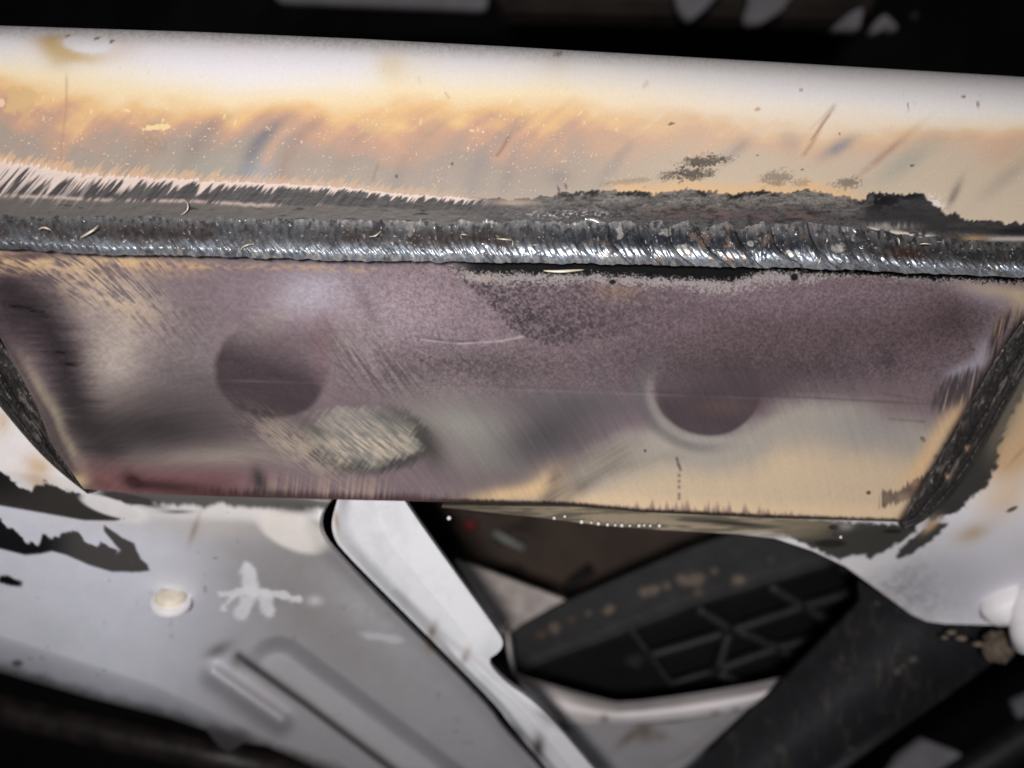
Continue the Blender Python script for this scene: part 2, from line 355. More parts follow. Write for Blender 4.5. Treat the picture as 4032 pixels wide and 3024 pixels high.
    G.mix((26, 26, 30), gell(x, y, 3590, 768, 50, 14) + .8 * gell(x, y, 4010, 905, 60, 16))
    G.mix((222, 214, 202), ss(.35, .6, fbm(x / 16, y / 12, 93)) * np.exp(-((y - ip(x, [(3430, 898), (3650, 925)])) / 10) ** 2) * ss(3400, 3440, x) * ss(3720, 3640, x))
    G.mix((190, 184, 176), np.exp(-((y - 938) / 9) ** 2) * ss(3870, 3930, x) * .8 + .7 * gell(x, y, 3520, 885, 90, 14) * vn(x / 9, y / 30, 94))
    G.mix((176, 146, 112), gell(x, y, 3850, 935, 50, 12) * .8)
    G.mix((176, 172, 172), ss(.6, .8, vn(x / 9, y / 5, 95)) * gell(x, y, 2230, 842, 170, 14) * 1.2)
    G.mix((190, 168, 150), gell(x, y, 2030, 796, 80, 12) * 1.1 * (left + .6))
    p.mix((226, 214, 206), gell(x, y, 3690, 800, 46, 22, 45) * 1.3 * ss(.3, .5, vn(x / 9, y / 9, 96)) * ss(20, -10, g))
    m = ss(-3, 3, g)[..., None]
    p.c = p.c * (1 - m) + G.c * m
    return p.c, ss(-3, 3, g)

def build_tube():
    sx = np.concatenate([np.arange(-1800, -400, 40.), np.arange(-400, 4433, 4.0), np.arange(4460, 5901, 40.)]); nu = len(sx); R = 0.0135
    Y0 = yaw(sx); T = np.interp(sx, *zip(*TOP))
    Ys = Y0 + .625 * R; zs = (1512 - T) * K * (D + Ys) / D; Zc = zs - R * .927; Yc = Y0 + R
    zb = (1512 - (np.interp(sx, *zip(*BT)) + 70)) * K * (D + Y0) / D
    xs = (sx - 2016) * K * (D + Y0) / D
    rows = []
    for t in np.linspace(0, 1, 190): rows.append((xs, Y0 + 0 * t, zb + (Zc - zb) * t))
    for a in np.radians(np.linspace(3, 90, 34)): rows.append((xs, Yc - R * np.cos(a), Zc + R * np.sin(a)))
    for d in (.01, .03, .045): rows.append((xs, Yc + d, Zc + R))
    rows.append((xs, Yc + .05, Zc + R - .004)); rows.append((xs, Yc + .05, zb + .004)); rows.append((xs, Yc + .045, zb - .002)); rows.append((xs, Y0 + .006, zb - .002)); rows.append((xs, Y0 + .001, zb - .001))
    P = np.stack([np.stack(r, -1) for r in rows])
    x, y = inv(P)
    col, ground = tube_colour(x, y)
    n = len(rows) - 8
    # paint is thicker than the ground metal; the ground band is dished and rough
    disp = ground * (0.00028 + .00016 * fbm(x / 40, y / 14, 101)) + .00012 * (fbm(x / 300, y / 200, 102) - .5)
    dish = gell(x, y, 3720, 880, 420, 60) * .0016
    disp[n:] = 0; dish[n:] = 0
    P[..., 1] += disp + dish
    return link("tube", grid_mesh("tube", P, col, closed_v=True), M_tube, cross)
build_tube()

def plate_depth(x, y):
    v = np.clip((y - 1000) / 1000, -.2, 1.3)
    return yaw(x) + .0042 + .020 * v + .0005 * (fbm(x / 500, y / 400, 77) - .5)
def build_bead():
    sx = np.concatenate([np.arange(-1800, -300, 10.), np.arange(-300, 4333, 2.6), np.arange(4340, 5901, 10.)]); nv = 76
    t = np.linspace(0, 1, nv)[:, None]; X = np.broadcast_to(sx, (nv, len(sx)))
    top = np.interp(sx, *zip(*BT)) + 14 * (vn(sx / 55, 0 * sx, 3) - .5) + 10 * (vn(sx / 19, 0 * sx, 4) - .5)
    bot = np.interp(sx, *zip(*BB)) + 8 * (vn(sx / 40, 0 * sx, 6) - .5) + 5 * (vn(sx / 15, 0 * sx, 7) - .5)
    Yv = top + (bot - top) * t
    big = ss(2150, 2500, X) * ss(3600, 3200, X)
    bow = 70 * np.clip((t - .3) / .7, -1, 1) ** 2 * np.sign(t - .3 + 1e-6) * .5 + 40 * np.clip((t - .3) / .7, 0, 1) ** 2
    qx = X - bow + 26 * (fbm(X / 90, t * 2.2, 11) - .5)
    ph = qx / 29.0 + 1.3 * vn(qx / 120, t * 0, 12)
    fr = ph - np.floor(ph); rip = np.where(fr < .7, fr / .7, (1 - fr) / .3)
    ph2 = (qx - 40 * t) / 128.0 + .8 * vn(X / 300, 0 * t, 13); f2 = ph2 - np.floor(ph2); rip2 = np.where(f2 < .8, f2 / .8, (1 - f2) / .2)
    amp = .00016 + .00016 * vn(X / 150, t * 3, 14); lower = ss(.35, .9, t)
    h = .8 * amp * (rip - .5) * (.6 + .7 * lower) * (1 - .35 * big) + (.00018 + big * .0004) * (rip2 - .5)
    h += .00045 * (fbm(X / 90, t * 2.2, 15) - .5) + .00010 * (fbm((X - bow) / 14, t * 7, 16, 3) - .5)
    blob = ss(.82, .95, vn(X / 26, t * 5, 17)) * .00045 + ss(.93, .98, vn(X / 12, t * 11, 18)) * .0005
    h += blob
    prof = np.where(t < .82, np.sin(np.pi / 2 * np.clip(t / .82, 0, 1)) ** 1.7, 1 - .5 * np.clip((t - .82) / .18, 0, 1) ** 1.6)
    win = np.clip(np.sin(np.pi * np.clip(t, 0, 1)) * 1.8, 0, 1)
    rightgap = ss(1700, 2000, X)
    Y0 = yaw(X)
    base = Y0 + .0005 + t * .0008
    Yd = base - (.0030 + .0006 * (fbm(X / 240, 0 * t, 19) - .5)) * prof - h * win
    Yd[0] = Y0[0] + .002; 
    P = W(X, Yv, Yd)
    # lip tucks back under itself
    Pl = W(X[-1:], Yv[-1:] - 8, plate_depth(X[-1:], Yv[-1:]) + .0006); P = np.concatenate([P, Pl])
    tt = np.concatenate([np.broadcast_to(t, X.shape), np.ones((1, len(sx)))]); XX = np.vstack([X, X[:1]]); YY = np.vstack([Yv, Yv[-1:]])
    p = Paint(XX, YY, (136, 137, 142))
    n1 = fbm(XX / 60, tt * 2.5, 21); n2 = fbm(XX / 14, tt * 9, 22, 3)
    mid = np.exp(-((tt - .5) / .3) ** 2)
    p.mix((100, 82, 76), .7 * mid * ss(.42, .6, fbm(XX / 130, tt * 1.6, 23)) * ss(2300, 1900, XX) * .95)
    p.mix((70, 76, 86), mid * ss(1900, 2400, XX) * ss(3400, 3100, XX) * .9)
    p.mix((60, 59, 60), ss(3200, 3500, XX) * .7 * ss(.95, .5, tt))
    p.mix((104, 76, 60), gell(XX, YY, 3560, 1000, 70, 28) * .9)
    bw = np.vstack([bow, bow[-1:]]); sk = XX - bw - 34 * tt
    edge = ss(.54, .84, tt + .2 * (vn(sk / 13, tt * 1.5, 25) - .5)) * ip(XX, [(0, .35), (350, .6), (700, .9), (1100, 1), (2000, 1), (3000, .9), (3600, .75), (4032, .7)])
    p.mix((196, 206, 218), edge * (.35 + .9 * ss(.36, .62, .4 * vn(sk / 14, tt * 2, 26) + .6 * vn(sk / 44, tt * 2, 27))))  # cleaner metal, with the lower edge highlight painted into the base colour
    p.mix((250, 250, 252), ss(.80, .93, tt + .1 * (vn(sk / 9, tt * 3, 46) - .5)) * ss(.35, .6, vn(XX / 18, tt * 3, 47)) * ip(XX, [(0, .1), (600, .5), (1000, 1.4), (1800, 1.4), (2300, .7), (3200, .6), (4032, .35)]))  # near-white glints painted along the lower edge
    top_glint = ss(.4, .08, tt) * ip(XX, [(0, .35), (900, .6), (1300, 1), (1950, 1), (2080, .5), (2300, .8), (2700, .8), (3000, .5), (4032, .15)])
    p.mix((222, 220, 220), top_glint * ss(.28, .66, n2 + .35 * (n1 - .5)) * .95)  # top edge highlight painted into the base colour
    p.mix((252, 252, 252), ss(.24, .06, tt + .1 * (vn(XX / 12, tt * 5, 49) - .5)) * ss(.4, .62, vn(XX / 30, tt * 4, 50)) * ip(XX, [(900, 0), (1350, .9), (1950, 1), (2020, .2), (2250, .5), (2700, .5), (3000, .2), (3300, 0)]))  # whitest part of the painted top highlight
    for cx, cy, rx, ry, a in [(2620, 915, 22, 14, 1), (2440, 910, 14, 30, .9), (2955, 960, 16, 10, 1), (3300, 975, 26, 18, .9), (1940, 868, 34, 14, .9), (2690, 990, 40, 30, .6), (2400, 1010, 60, 16, .7), (3110, 1000, 30, 14, .7), (2590, 865, 60, 8, .7), (1615, 890, 14, 40, .6)]:
        p.mix((250, 246, 240), ss(1.2, .7, ell(XX, YY, cx, cy, rx, ry) + .8 * (vn(XX / 9, YY / 9, 48) - .5)) * a)
    p.mix((206, 178, 160), ss(.6, .74, fbm(XX / 34, tt * 4, 28)) * ss(2200, 2500, XX) * ss(3300, 3050, XX) * .65)
    p.mix((178, 128, 84), ss(.7, .8, fbm(XX / 26, tt * 5, 29)) * ss(.5, .1, tt) * ss(900, 1300, XX) * ss(2400, 2200, XX) * .7)
    p.mix((150, 146, 146), ss(.52, .7, n2) * .3)
    p.mix((54, 55, 60), ss(.48, .26, n2) * .4)
    p.mix((238, 228, 218), ss(.87, .94, vn(XX / 8, tt * 17, 31)) * .9)  # pale specks painted as sparkle
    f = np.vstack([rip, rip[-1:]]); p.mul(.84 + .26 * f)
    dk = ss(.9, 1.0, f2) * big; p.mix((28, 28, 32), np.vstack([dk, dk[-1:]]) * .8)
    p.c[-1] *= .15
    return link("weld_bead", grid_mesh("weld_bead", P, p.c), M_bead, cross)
build_bead()

def plate_colour(x, y):
    bb = ip(x, BB); pb = ip(x, PB)
    p = Paint(x, y, (132, 113, 119))
    f1 = fbm(x / 260, y / 160, 1); grain = vn(x / 7, y / 7, 2); grain2 = vn(x / 12, y / 10, 3)
    p.mul(.9 + .2 * f1)
    n = fbm(x / 90, y / 60, 4) - .5
    # --- middle
    p.mix((160, 141, 150), gell(x, y, 1400, 1230, 430, 190) * .95)
    p.mix((154, 140, 141), gell(x, y, 1330, 1330, 230, 60, -12) * .7)
    p.mix((158, 144, 138), gell(x, y, 1060, 1270, 170, 40, -32) * .7)
    p.mix((170, 161, 174), gell(x, y, 1235, 1140, 130, 75) * .75 + .35 * gell(x, y, 1180, 1200, 110, 60))
    p.mix((134, 118, 124), gell(x, y, 760, 1230, 260, 130) * .6)
    p.mix((138, 126, 128), gell(x, y, 720, 1430, 200, 140) * .8)
    p.mix((118, 104, 106), gell(x, y, 1000, 1300, 110, 18, 38) * .5 * vn(x / 20, y / 20, 5) + gell(x, y, 1440, 1190, 90, 26, 60) * .55)
    # --- left
    p.mix((178, 164, 154), gell(x, y, 450, 1400, 135, 210, 12) * .95)
    p.mix((176, 160, 152), gell(x, y, 420, 1190, 180, 120) * .85)
    p.mix((92, 76, 81), gell(x, y, 60, 1230, 200, 180) * .97)
    dvb, _ = pdist(x, y, [(40, 1160), (180, 1280), (240, 1400), (270, 1520), (330, 1650), (420, 1760)])
    fray = 46 * (vn(x / 120, y / 9, 6) - .5)
    p.mix((70, 60, 64), np.exp(-((dvb + fray) / 92) ** 2) * .97)
    p.mix((76, 69, 69), gell(x, y, 600, 1690, 430, 130, -3) * .97)
    p.mix((104, 92, 94), gell(x, y, 820, 1520, 240, 80, 20) * .6)
    p.mix((98, 88, 88), gell(x, y, 700, 1590, 260, 60, 12) * .5)
    p.mix((150, 138, 128), gell(x, y, 860, 1800, 330, 46, -4) * .85)
    di, _ = pdist(x, y, LWI)
    p.mix((154, 140, 122), np.exp(-((di - 44 + 30 * n) / 26) ** 2) * ss(1340, 1480, y) * (.35 + .8 * fbm(x / 50, y / 90, 60)))
    p.mix((92, 78, 74), np.exp(-((di - 10) / 14) ** 2) * .6)
    for cx, cy, l in [(20, 1205, 80), (60, 1208, 60), (110, 1222, 60), (140, 1240, 45), (240, 1430, 60), (220, 1385, 40)]:
        d, _ = pdist(x, y, [(cx, cy), (cx + l, cy + 6)]); p.mix((38, 36, 40), np.exp(-(d / 7) ** 2) * .8 * vn(x / 14, y / 6, 7) * 1.5)
    # --- top left: gold and hatch
    hx = x * .75 - y + .0006 * (x - 300) ** 2; hatch = .6 * fbm(hx / 9, (x + y * .6) / 70, 8, 3) + .4 * fbm(x / 40, y / 30, 58)
    gold = ss(1105, 1030, y - .02 * x) * ss(900, 500, x)
    p.mix((200, 166, 122), gold * ss(.3, .62, hatch + .25 * n) * .95)
    p.mix((196, 168, 138), gell(x, y, 380, 1130, 250, 80, 28) * ss(.36, .62, hatch) * .85)
    p.mix((92, 78, 82), gell(x, y, 480, 1140, 330, 110, 28) * ss(.52, .34, hatch) * .55)
    p.mix((190, 152, 112), .8 * ss(.25, .7, vn(x / 16, y / 9, 57) + .3 * n) * np.exp(-((y - ip(x, [(500, 1060), (640, 1046), (900, 1050), (1200, 1052), (1420, 1062)])) / 13) ** 2) * ss(480, 620, x) * ss(1520, 1380, x) * (.3 + .9 * vn(x / 120, 1.7, 9)))
    p.mix((112, 104, 104), ss(24, 4, y - bb + 10 * (vn(x / 30, 2.2, 10) - .5)) * ss(1750, 1600, x) * .8)
    p.mix((110, 84, 92), gell(x, y, 110, 1008, 150, 14) * .9)
    # --- disc one
    r = ell(x, y, 1072, 1452, 222, 194) + .05 * (fbm(x / 60, y / 60, 63) - .5); fade = ss(1290, 1490, y + .3 * (1075 - x)) * ss(1330, 1180, x - .5 * (y - 1450))
    p.mix((122, 98, 106), gell(x, y, 1180, 1350, 190, 80, -10) * .65)
    p.mix((88, 74, 80), ss(1.09, .93, r + .04 * n) * (.1 + .95 * fade))
    p.mix((134, 98, 104), gell(x, y, 1270, 1360, 40, 110, 10) * .5)
    p.mix((84, 72, 76), ss(1.2, .6, ell(x, y, 1130, 1600, 150, 40)) * .5 * ss(1.05, .95, r))
    # --- grainy dark wedge and its sharp edge
    wd = psd(x, y, [(1740, 1000), (1765, 1050), (1880, 1150), (1960, 1225), (2010, 1290), (2110, 1340), (2180, 1360), (2600, 1280), (3000, 1120), (3000, 1000)])
    gr = ss(.25, .75, grain * .65 + grain2 * .35)
    wmask = ss(14, -10, wd + 20 * (grain - .5)) * ss(3000, 2300, x + .6 * (y - 1100))
    sh = .35 + .65 * ss(-320, -20, wd)
    p.mix((84, 71, 77), wmask * (.42 + .62 * (1 - gr)) * np.maximum(sh, .6) * .9)
    p.mix((82, 72, 74), wmask * gell(x, y, 2130, 1290, 180, 60, 25) * (1.1 - gr))
    p.mix((150, 130, 140), wmask * gr * .28)
    p.mix((172, 138, 104), gell(x, y, 2440, 1150, 90, 34) * .5 + gell(x, y, 1910, 1092, 40, 14) * .8)
    p.mix((100, 86, 88), gell(x, y, 2760, 1205, 110, 40) * .5 * (1.2 - gr) + gell(x, y, 2750, 1225, 80, 26) * .4)
    # --- dark brushed band in the middle
    hh = fbm((x * 1.0 - y * .75) / 12, (x * .75 + y) / 160, 12, 3)
    p.mix((104, 91, 94), gell(x, y, 1900, 1450, 430, 75, 4) * (.45 + .5 * (1 - gr)))
    p.mix((92, 86, 82), gell(x, y, 1490, 1460, 220, 95, 30) * ss(.56, .32, hh) * .65)
    p.mix((164, 150, 142), gell(x, y, 1480, 1430, 200, 80, 20) * ss(.5, .7, hh) * .35)
    # --- right purple
    p.mix((112, 92, 99), gell(x, y, 3150, 1330, 800, 200) * .95)
    p.mix((94, 80, 86), gell(x, y, 2950, 1450, 540, 85, 2) * .9)
    p.mix((134, 114, 124), gell(x, y, 3050, 1170, 420, 60) * .55)
    p.mix((106, 88, 90), gell(x, y, 3000, 1390, 320, 80, -6) * .6)
    p.mix((88, 70, 72), gell(x, y, 3760, 1240, 140, 100) * .65 + gell(x, y, 3600, 1320, 200, 90) * .35)
    p.mix((86, 76, 80), gell(x, y, 3500, 1420, 45, 80) * .6 * (1.3 - gr) + gell(x, y, 3300, 1340, 40, 60) * .3)
    spk = (vn(x / 6, y / 6, 13) - .5) * ss(1000, 1800, x) * ss(1650, 1500, y)
    p.mul(1 + .5 * spk + .2 * (grain2 - .5) * ss(1650, 1400, y))
    # --- lower middle: greenish grey and the dark blob
    p.mix((146, 142, 134), gell(x, y, 1830, 1680, 250, 110, 10) * .95 + .7 * gell(x, y, 1960, 1830, 130, 80))
    p.mix((110, 104, 108), gell(x, y, 2300, 1590, 330, 60) * .8)
    p.mix((92, 87, 91), gell(x, y, 2150, 1720, 220, 120, -28) * .95)
    p.mix((128, 112, 112), gell(x, y, 1900, 1900, 170, 60) * .7)
    # --- cream, lower right
    yc = ip(x, [(1700, 2100), (1950, 1990), (2060, 1930), (2200, 1850), (2330, 1760), (2450, 1700), (2600, 1660), (2800, 1680), (2960, 1660), (3060, 1590), (3200, 1560), (3450, 1580), (3600, 1640), (3750, 1690)])
    c = y - yc + 40 * n
    p.mix((164, 156, 146), ss(-40, 70, c) * .95)
    p.mix((196, 174, 146), ss(110, 260, c) * .9)
    p.mix((212, 184, 150), ss(60, 0, pb - y - 30 + 0 * x) * ss(2000, 2300, x) * .55)
    p.mix((212, 178, 130), gell(x, y, 1990, 1950, 160, 34, -10) * .85 + .6 * gell(x, y, 2150, 1900, 90, 50, -40))
    p.mix((150, 144, 142), gell(x, y, 3420, 1690, 220, 110) * .7)
    p.mix((134, 112, 116), gell(x, y, 3530, 1580, 130, 80) * .7)
    p.mix((120, 102, 106), gell(x, y, 3200, 1520, 480, 34, 2) * .5)
    # --- disc two with its pale crescent
    r = ell(x, y, 2795, 1535, 212, 178, 0)
    lowhalf = ss(-60, 60, (y - 1480) - .45 * (x - 2800))
    p.mix((108, 104, 106), ss(1.5, 1.28, r) * ss(1.1, 1.25, r) * lowhalf * ss(2950, 2700, x) * .6)
    p.mix((158, 153, 147), np.exp(-((r - 1.12) / .1) ** 2) * ss(3020, 2780, x) * ss(1390, 1600, y) * .55)
    m = ss(1.06, .96, r + .06 * ss(2850, 3000, x)) * ss(1400, 1600, y + .25 * (x - 2700))
    p.mix((92, 78, 84), m)
    p.mix((120, 94, 88), gell(x, y, 2870, 1600, 110, 34) * .6)
    p.mix((94, 84, 92), gell(x, y, 2800, 1690, 110, 26) * .6)
    p.mix((98, 82, 88), gell(x, y, 2990, 1540, 150, 55, -24) * .95)
    # feather strokes
    for pts, w, a in [([(2150, 1990), (2210, 1880), (2330, 1800), (2480, 1755), (2640, 1735)], 22, .55), ([(2240, 1960), (2330, 1870), (2450, 1800), (2560, 1770)], 18, .5), ([(2160, 1985), (2185, 1880), (2190, 1800)], 15, .5),
                      ([(2290, 1930), (2390, 1850), (2560, 1800)], 14, .35), ([(2150, 1985), (2260, 1890), (2300, 1850)], 18, .45), ([(2420, 1860), (2600, 1800), (2800, 1790)], 16, .22)]:
        d, tt = pdist(x, y, pts); p.mix((122, 108, 94), np.exp(-(d / (w * (1.9 - .6 * tt))) ** 2) * a * ss(1, .5, tt) * (.55 + .6 * vn((x * .6 + y) / 9, (x - y * .6) / 120, 15)))
    # --- ground lens
    lx = x + 14 * (vn(y / 9, x / 60, 16) - .5)
    d = psd(lx, y, rounded([(1150, 1690), (1240, 1620), (1400, 1600), (1560, 1620), (1650, 1690), (1680, 1760), (1600, 1810), (1460, 1845), (1330, 1830), (1230, 1770)], 2))
    jag = 26 * (vn((x + y * .7) / 10, 0 * x, 17) - .5)
    hl = .65 * fbm((x * .8 - y) / 7, (x + y * .8) / 60, 18, 3) + .35 * fbm(x / 50, y / 40, 59)
    p.mix((74, 74, 70), ss(46, 4, d + jag) * (.15 + .85 * ss(-200, 150, (x - 1430) * .5 + (y - 1720))) * .85)
    p.mix((86, 81, 78), gell(x, y, 1690, 1760, 55, 90, -25) * .9)
    lm = ss(14, -36, d + jag + 60 * (fbm(x / 70, y / 50, 61) - .5)) * (.35 + .65 * ss(1150, 1330, x + .4 * (y - 1700)))
    p.mix((158, 152, 143), lm * .7)
    p.mix((206, 186, 158), lm * .85 * ss(.45, .68, hl) * (.2 + .7 * gell(x, y, 1440, 1750, 170, 70)))
    p.mix((86, 90, 86), lm * ss(.5, .28, hl) * .35)
    p.mix((96, 98, 94), lm * gell(x, y, 1560, 1650, 110, 30, 12) * .8)
    p.mix((84, 84, 80), gell(x, y, 1230, 1690, 80, 22, 20) * .6)
    p.mix((176, 160, 138), gell(x, y, 1170, 1760, 190, 60, 32) * ss(.35, .6, hl) * .8)
    # --- red strip along the lower left edge and hatch beyond it
    red = ss(pb - 150, pb - 40, y + .02 * x) * ss(230, 400, x) * ss(1250, 800, x)
    p.mix((134, 88, 90), red * .85)
    p.mix((84, 50, 52), gell(x, y, 620, 1912, 240, 26, 4) * .9 + gell(x, y, 520, 1885, 40, 26, 45) * .7)
    p.mix((150, 104, 100), gell(x, y, 440, 1895, 70, 24, 25) * .6)
    p.mix((196, 168, 128), gell(x, y, 310, 1895, 40, 30) * .9)
    comb = .6 * vn((x + .12 * y) / 6.5, y / 300, 19) + .4 * vn((x + .12 * y) / 14, y / 300, 49)
    p.mix((178, 150, 132), ss(pb - 130, pb - 40, y) * ss(900, 1150, x) * ss(1750, 1400, x) * ss(.4, .7, comb) * .55)
    p.mix((90, 58, 56), ss(42, 4, pb - y + 34 * (comb - .5)) * ss(550, 900, x) * ss(2000, 1500, x) * .9)
    p.mix((74, 70, 70), gell(x, y, 1020, 1888, 26, 50, -18) * .9 + gell(x, y, 1075, 1950, 60, 24) * .7)
    # purple comb on the lower right edge
    hgt = 22 + 52 * ss(.3, .85, .6 * vn(x / 8, y / 300, 20) + .4 * vn(x / 17, 1.5, 62)) * ss(2350, 2600, x) * ss(3300, 2900, x)
    p.mix((112, 90, 94), .85 * ss(hgt, hgt * .2, pb - y) * ss(1600, 2400, x) * ss(3500, 3100, x) * .8)
    p.mix((16, 12, 13), ss(19, 6, pb - y + 6 * (vn(x / 7, 1.1, 21) - .5)) * .85 * ss(1500, 1900, x))
    # --- line scribed across, drips
    yl = ip(x, [(0, 1480), (900, 1492), (1500, 1510), (2000, 1528), (2800, 1556), (3200, 1572), (3700, 1600)])
    p.mix((156, 128, 134), np.exp(-((y - yl - 6) / 5) ** 2) * .22 * vn(x / 180, 3, 22) * 1.4 * ss(850, 1000, x) * ss(3300, 2900, x))
    p.mix((88, 78, 82), np.exp(-((y - yl + 6) / 5) ** 2) * .5 * ss(1500, 2600, x) * vn(x / 140, 7, 23))
    for pts, w, col, a in [([(1660, 1335), (1800, 1352), (1960, 1345), (2060, 1325)], 5, (176, 160, 168), .7), ([(1640, 1326), (1780, 1346), (1880, 1342)], 5, (98, 86, 92), .6),
                           ([(2665, 1805), (2672, 1830), (2680, 1850)], 6, (112, 100, 92), .8), ([(3500, 1650), (3640, 1660)], 5, (110, 104, 104), .5), ([(3480, 1550), (3720, 1590)], 5, (108, 96, 98), .5)]:
        d, _ = pdist(x, y, pts); p.mix(col, np.exp(-(d / w) ** 2) * a * (.5 + vn(x / 15, y / 15, 24)))
    for k, yy in enumerate([1872, 1895, 1918, 1948, 1962]): p.mix((112, 104, 96), gell(x, y, 2674, yy, 6, 7) * .9)
    for cx, cy, rr in [(3833, 1376, 8), (3722, 1752, 9), (3683, 1796, 10), (2540, 1775, 6), (3420, 1940, 9), (2650, 2010, 5)]: p.mix((70, 62, 60), ss(1.3, .8, ell(x, y, cx, cy, rr, rr * .8)) * .85)
    p.mix((98, 92, 88), ss(1.2, .8, ell(x, y, 3635, 1730, 14, 9, 45)) * .8)
    # --- right edge: pale crescent, feathers, cream
    di, _ = pdist(x, y, RWI)
    p.mix((150, 140, 150), gell(x, y, 3880, 1150, 130, 50, 20) * .7)
    p.mix((178, 156, 130), gell(x, y, 3930, 1145, 140, 26, 8) * .75 + gell(x, y, 4030, 1190, 60, 60) * .8)
    p.mix((156, 150, 162), gell(x, y, 3870, 1390, 34, 75, 22) * .7 + gell(x, y, 3790, 1455, 70, 26, -25) * .8)
    fe = vn((x + .22 * y) / 9, y / 220, 25)
    fm = ss(1.25, .7, ell(x, y, 3790, 1530, 135, 62, -28) + .4 * (vn((x + .2 * y) / 8, 2, 26) - .5))
    p.mix((84, 74, 78), fm * (.35 + .65 * ss(.35, .6, fe)) * .9)
    p.mix((190, 172, 164), fm * ss(.72, .85, fe) * .5)
    fm2 = ss(1.2, .6, ell(x, y, 3960, 1330, 60, 130, 25))
    p.mix((66, 54, 48), fm2 * ss(.35, .6, fe) * .9); p.mix((186, 152, 112), fm2 * ss(.6, .8, fe) * .7)
    p.mix((206, 170, 128), np.exp(-((di - 40) / 38) ** 2) * ss(1560, 1680, y) * ss(1990, 1860, y) * .85 + gell(x, y, 3790, 1640, 40, 60, 25) * .6)
    pat = psd(x, y, [(3468, 1945), (3475, 1928), (3530, 1938), (3580, 1900), (3660, 1860), (3720, 1850), (3640, 1960), (3560, 1970), (3500, 1990), (3466, 2000)]) + 22 * (vn(x / 8, y / 90, 27) - .5)
    p.mix((92, 72, 72), ss(8, -8, pat) * (.55 + .5 * vn(x / 30, y / 30, 28)))
    p.mix((150, 122, 110), ss(10, -30, pat) * gell(x, y, 3620, 1940, 90, 30) * .5)
    p.mix((60, 48, 44), np.exp(-(di / 16) ** 2) * .8)
    # --- soot and the bead's overhang shadow painted as one black band, powdery border
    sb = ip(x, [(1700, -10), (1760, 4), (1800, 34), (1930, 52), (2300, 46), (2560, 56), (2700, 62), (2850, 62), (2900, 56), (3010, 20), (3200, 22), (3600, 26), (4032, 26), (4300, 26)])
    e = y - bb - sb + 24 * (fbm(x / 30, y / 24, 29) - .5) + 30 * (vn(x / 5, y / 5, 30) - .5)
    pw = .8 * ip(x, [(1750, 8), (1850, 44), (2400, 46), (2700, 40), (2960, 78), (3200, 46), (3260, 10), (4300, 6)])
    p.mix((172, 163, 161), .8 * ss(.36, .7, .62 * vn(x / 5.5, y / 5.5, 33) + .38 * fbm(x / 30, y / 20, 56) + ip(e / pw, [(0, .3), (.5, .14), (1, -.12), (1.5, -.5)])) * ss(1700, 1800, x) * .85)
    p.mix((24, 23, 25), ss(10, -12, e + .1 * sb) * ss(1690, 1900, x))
    p.mix((40, 44, 48), ss(1.2, .8, ell(x, y, 3128, 1092, 15, 14)) + ss(1.2, .8, ell(x, y, 2412, 1110, 14, 9)))
    p.mul(1 + .06 * (vn(x / 4.5, y / 4.5, 34) - .5))
    rr = np.hypot(x - 900, y - 2500); arc = vn(rr / 5.5, np.arctan2(y - 2500, x - 900) * 12, 64) * .6 + .4 * vn(rr / 13, np.arctan2(y - 2500, x - 900) * 9, 65)
    cream = ss(-60, 160, c) * ss(1650, 1900, x)
    p.mul(1 + (.12 * ss(1250, 1500, y) + .06) * (arc - .5) * (1 - .6 * cream))
    lum = p.c.mean(-1)[..., None]; k = (.88 + .12 * cream)[..., None]
    p.c = lum + (p.c - lum) * k
    p.mul((np.clip(lum[..., 0], .004, 1) / .26) ** .32 * (.93 + .05 * cream))
    return p.c

def build_plate():
    top = [(-200, 985)] + [(a, b - 22) for a, b in BB if 0 <= a <= 4032] + [(4230, 1082)]
    bot = [(330, 1925)] + [(a, b) for a, b in PB if 500 < a < 3500] + [(3545, 2055)]
    left = [(-200, 985), (-20, 1290), (140, 1590), (210, 1760), (330, 1925)]
    right = [(4230, 1082), (4010, 1280), (3895, 1450), (3720, 1760), (3545, 2055)]
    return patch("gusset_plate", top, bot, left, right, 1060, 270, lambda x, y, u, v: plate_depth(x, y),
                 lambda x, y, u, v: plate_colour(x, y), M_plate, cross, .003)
build_plate()

def side_weld(inner, outer, seed, label):
    x, y, u, v = tfi([inner[0], outer[0]], [inner[-1], outer[-1]], inner, outer, 60, 420)
    b = np.sin(np.pi * u) ** .6
    s = v * 2000
    h = .0018 * b + .0020 * b * (fbm(u * 3, s / 90, seed) - .4) + .0003 * (fbm(u * 8, s / 40, seed + 1) - .5)
    crease = np.exp(-((u - .52 - .12 * (fbm(0 * u, s / 90, seed + 2) - .5)) / .06) ** 2) + .7 * np.exp(-((u - .8) / .05) ** 2)
    h -= .0011 * crease
    Y = plate_depth(x, y) + .0012 + .004 * u - h
    P = W(x, y, Y)
    p = Paint(x, y, (50, 47, 46))
    p.mul(.6 + .8 * fbm(u * 6, s / 40, seed + 3))
    p.mix((36, 34, 34), crease * .85)
    p.mix((126, 118, 112), ss(.58, .76, fbm(u * 7, s / 110, seed + 4)) * .6)
    p.mix((206, 196, 186), ss(.95, .98, vn(u * 14, s / 12, seed + 5)) * .7)
    if seed == 70: p.mix((176, 140, 118), ss(.6, .72, fbm(u * 3, s / 120, seed + 6)) * ss(.3, .5, u) * ss(.75, .55, u) * ss(.5, .7, v) * .9)
    o = link("side_weld", grid_mesh("side_weld", P, p.c, .003), M_sweld, cross)
    o['label'] = label
side_weld(LWI, LWO, 60, "dark weld along the left end of the plate")
side_weld(RWI, RWO, 70, "dark lumpy weld along the right end of the plate")

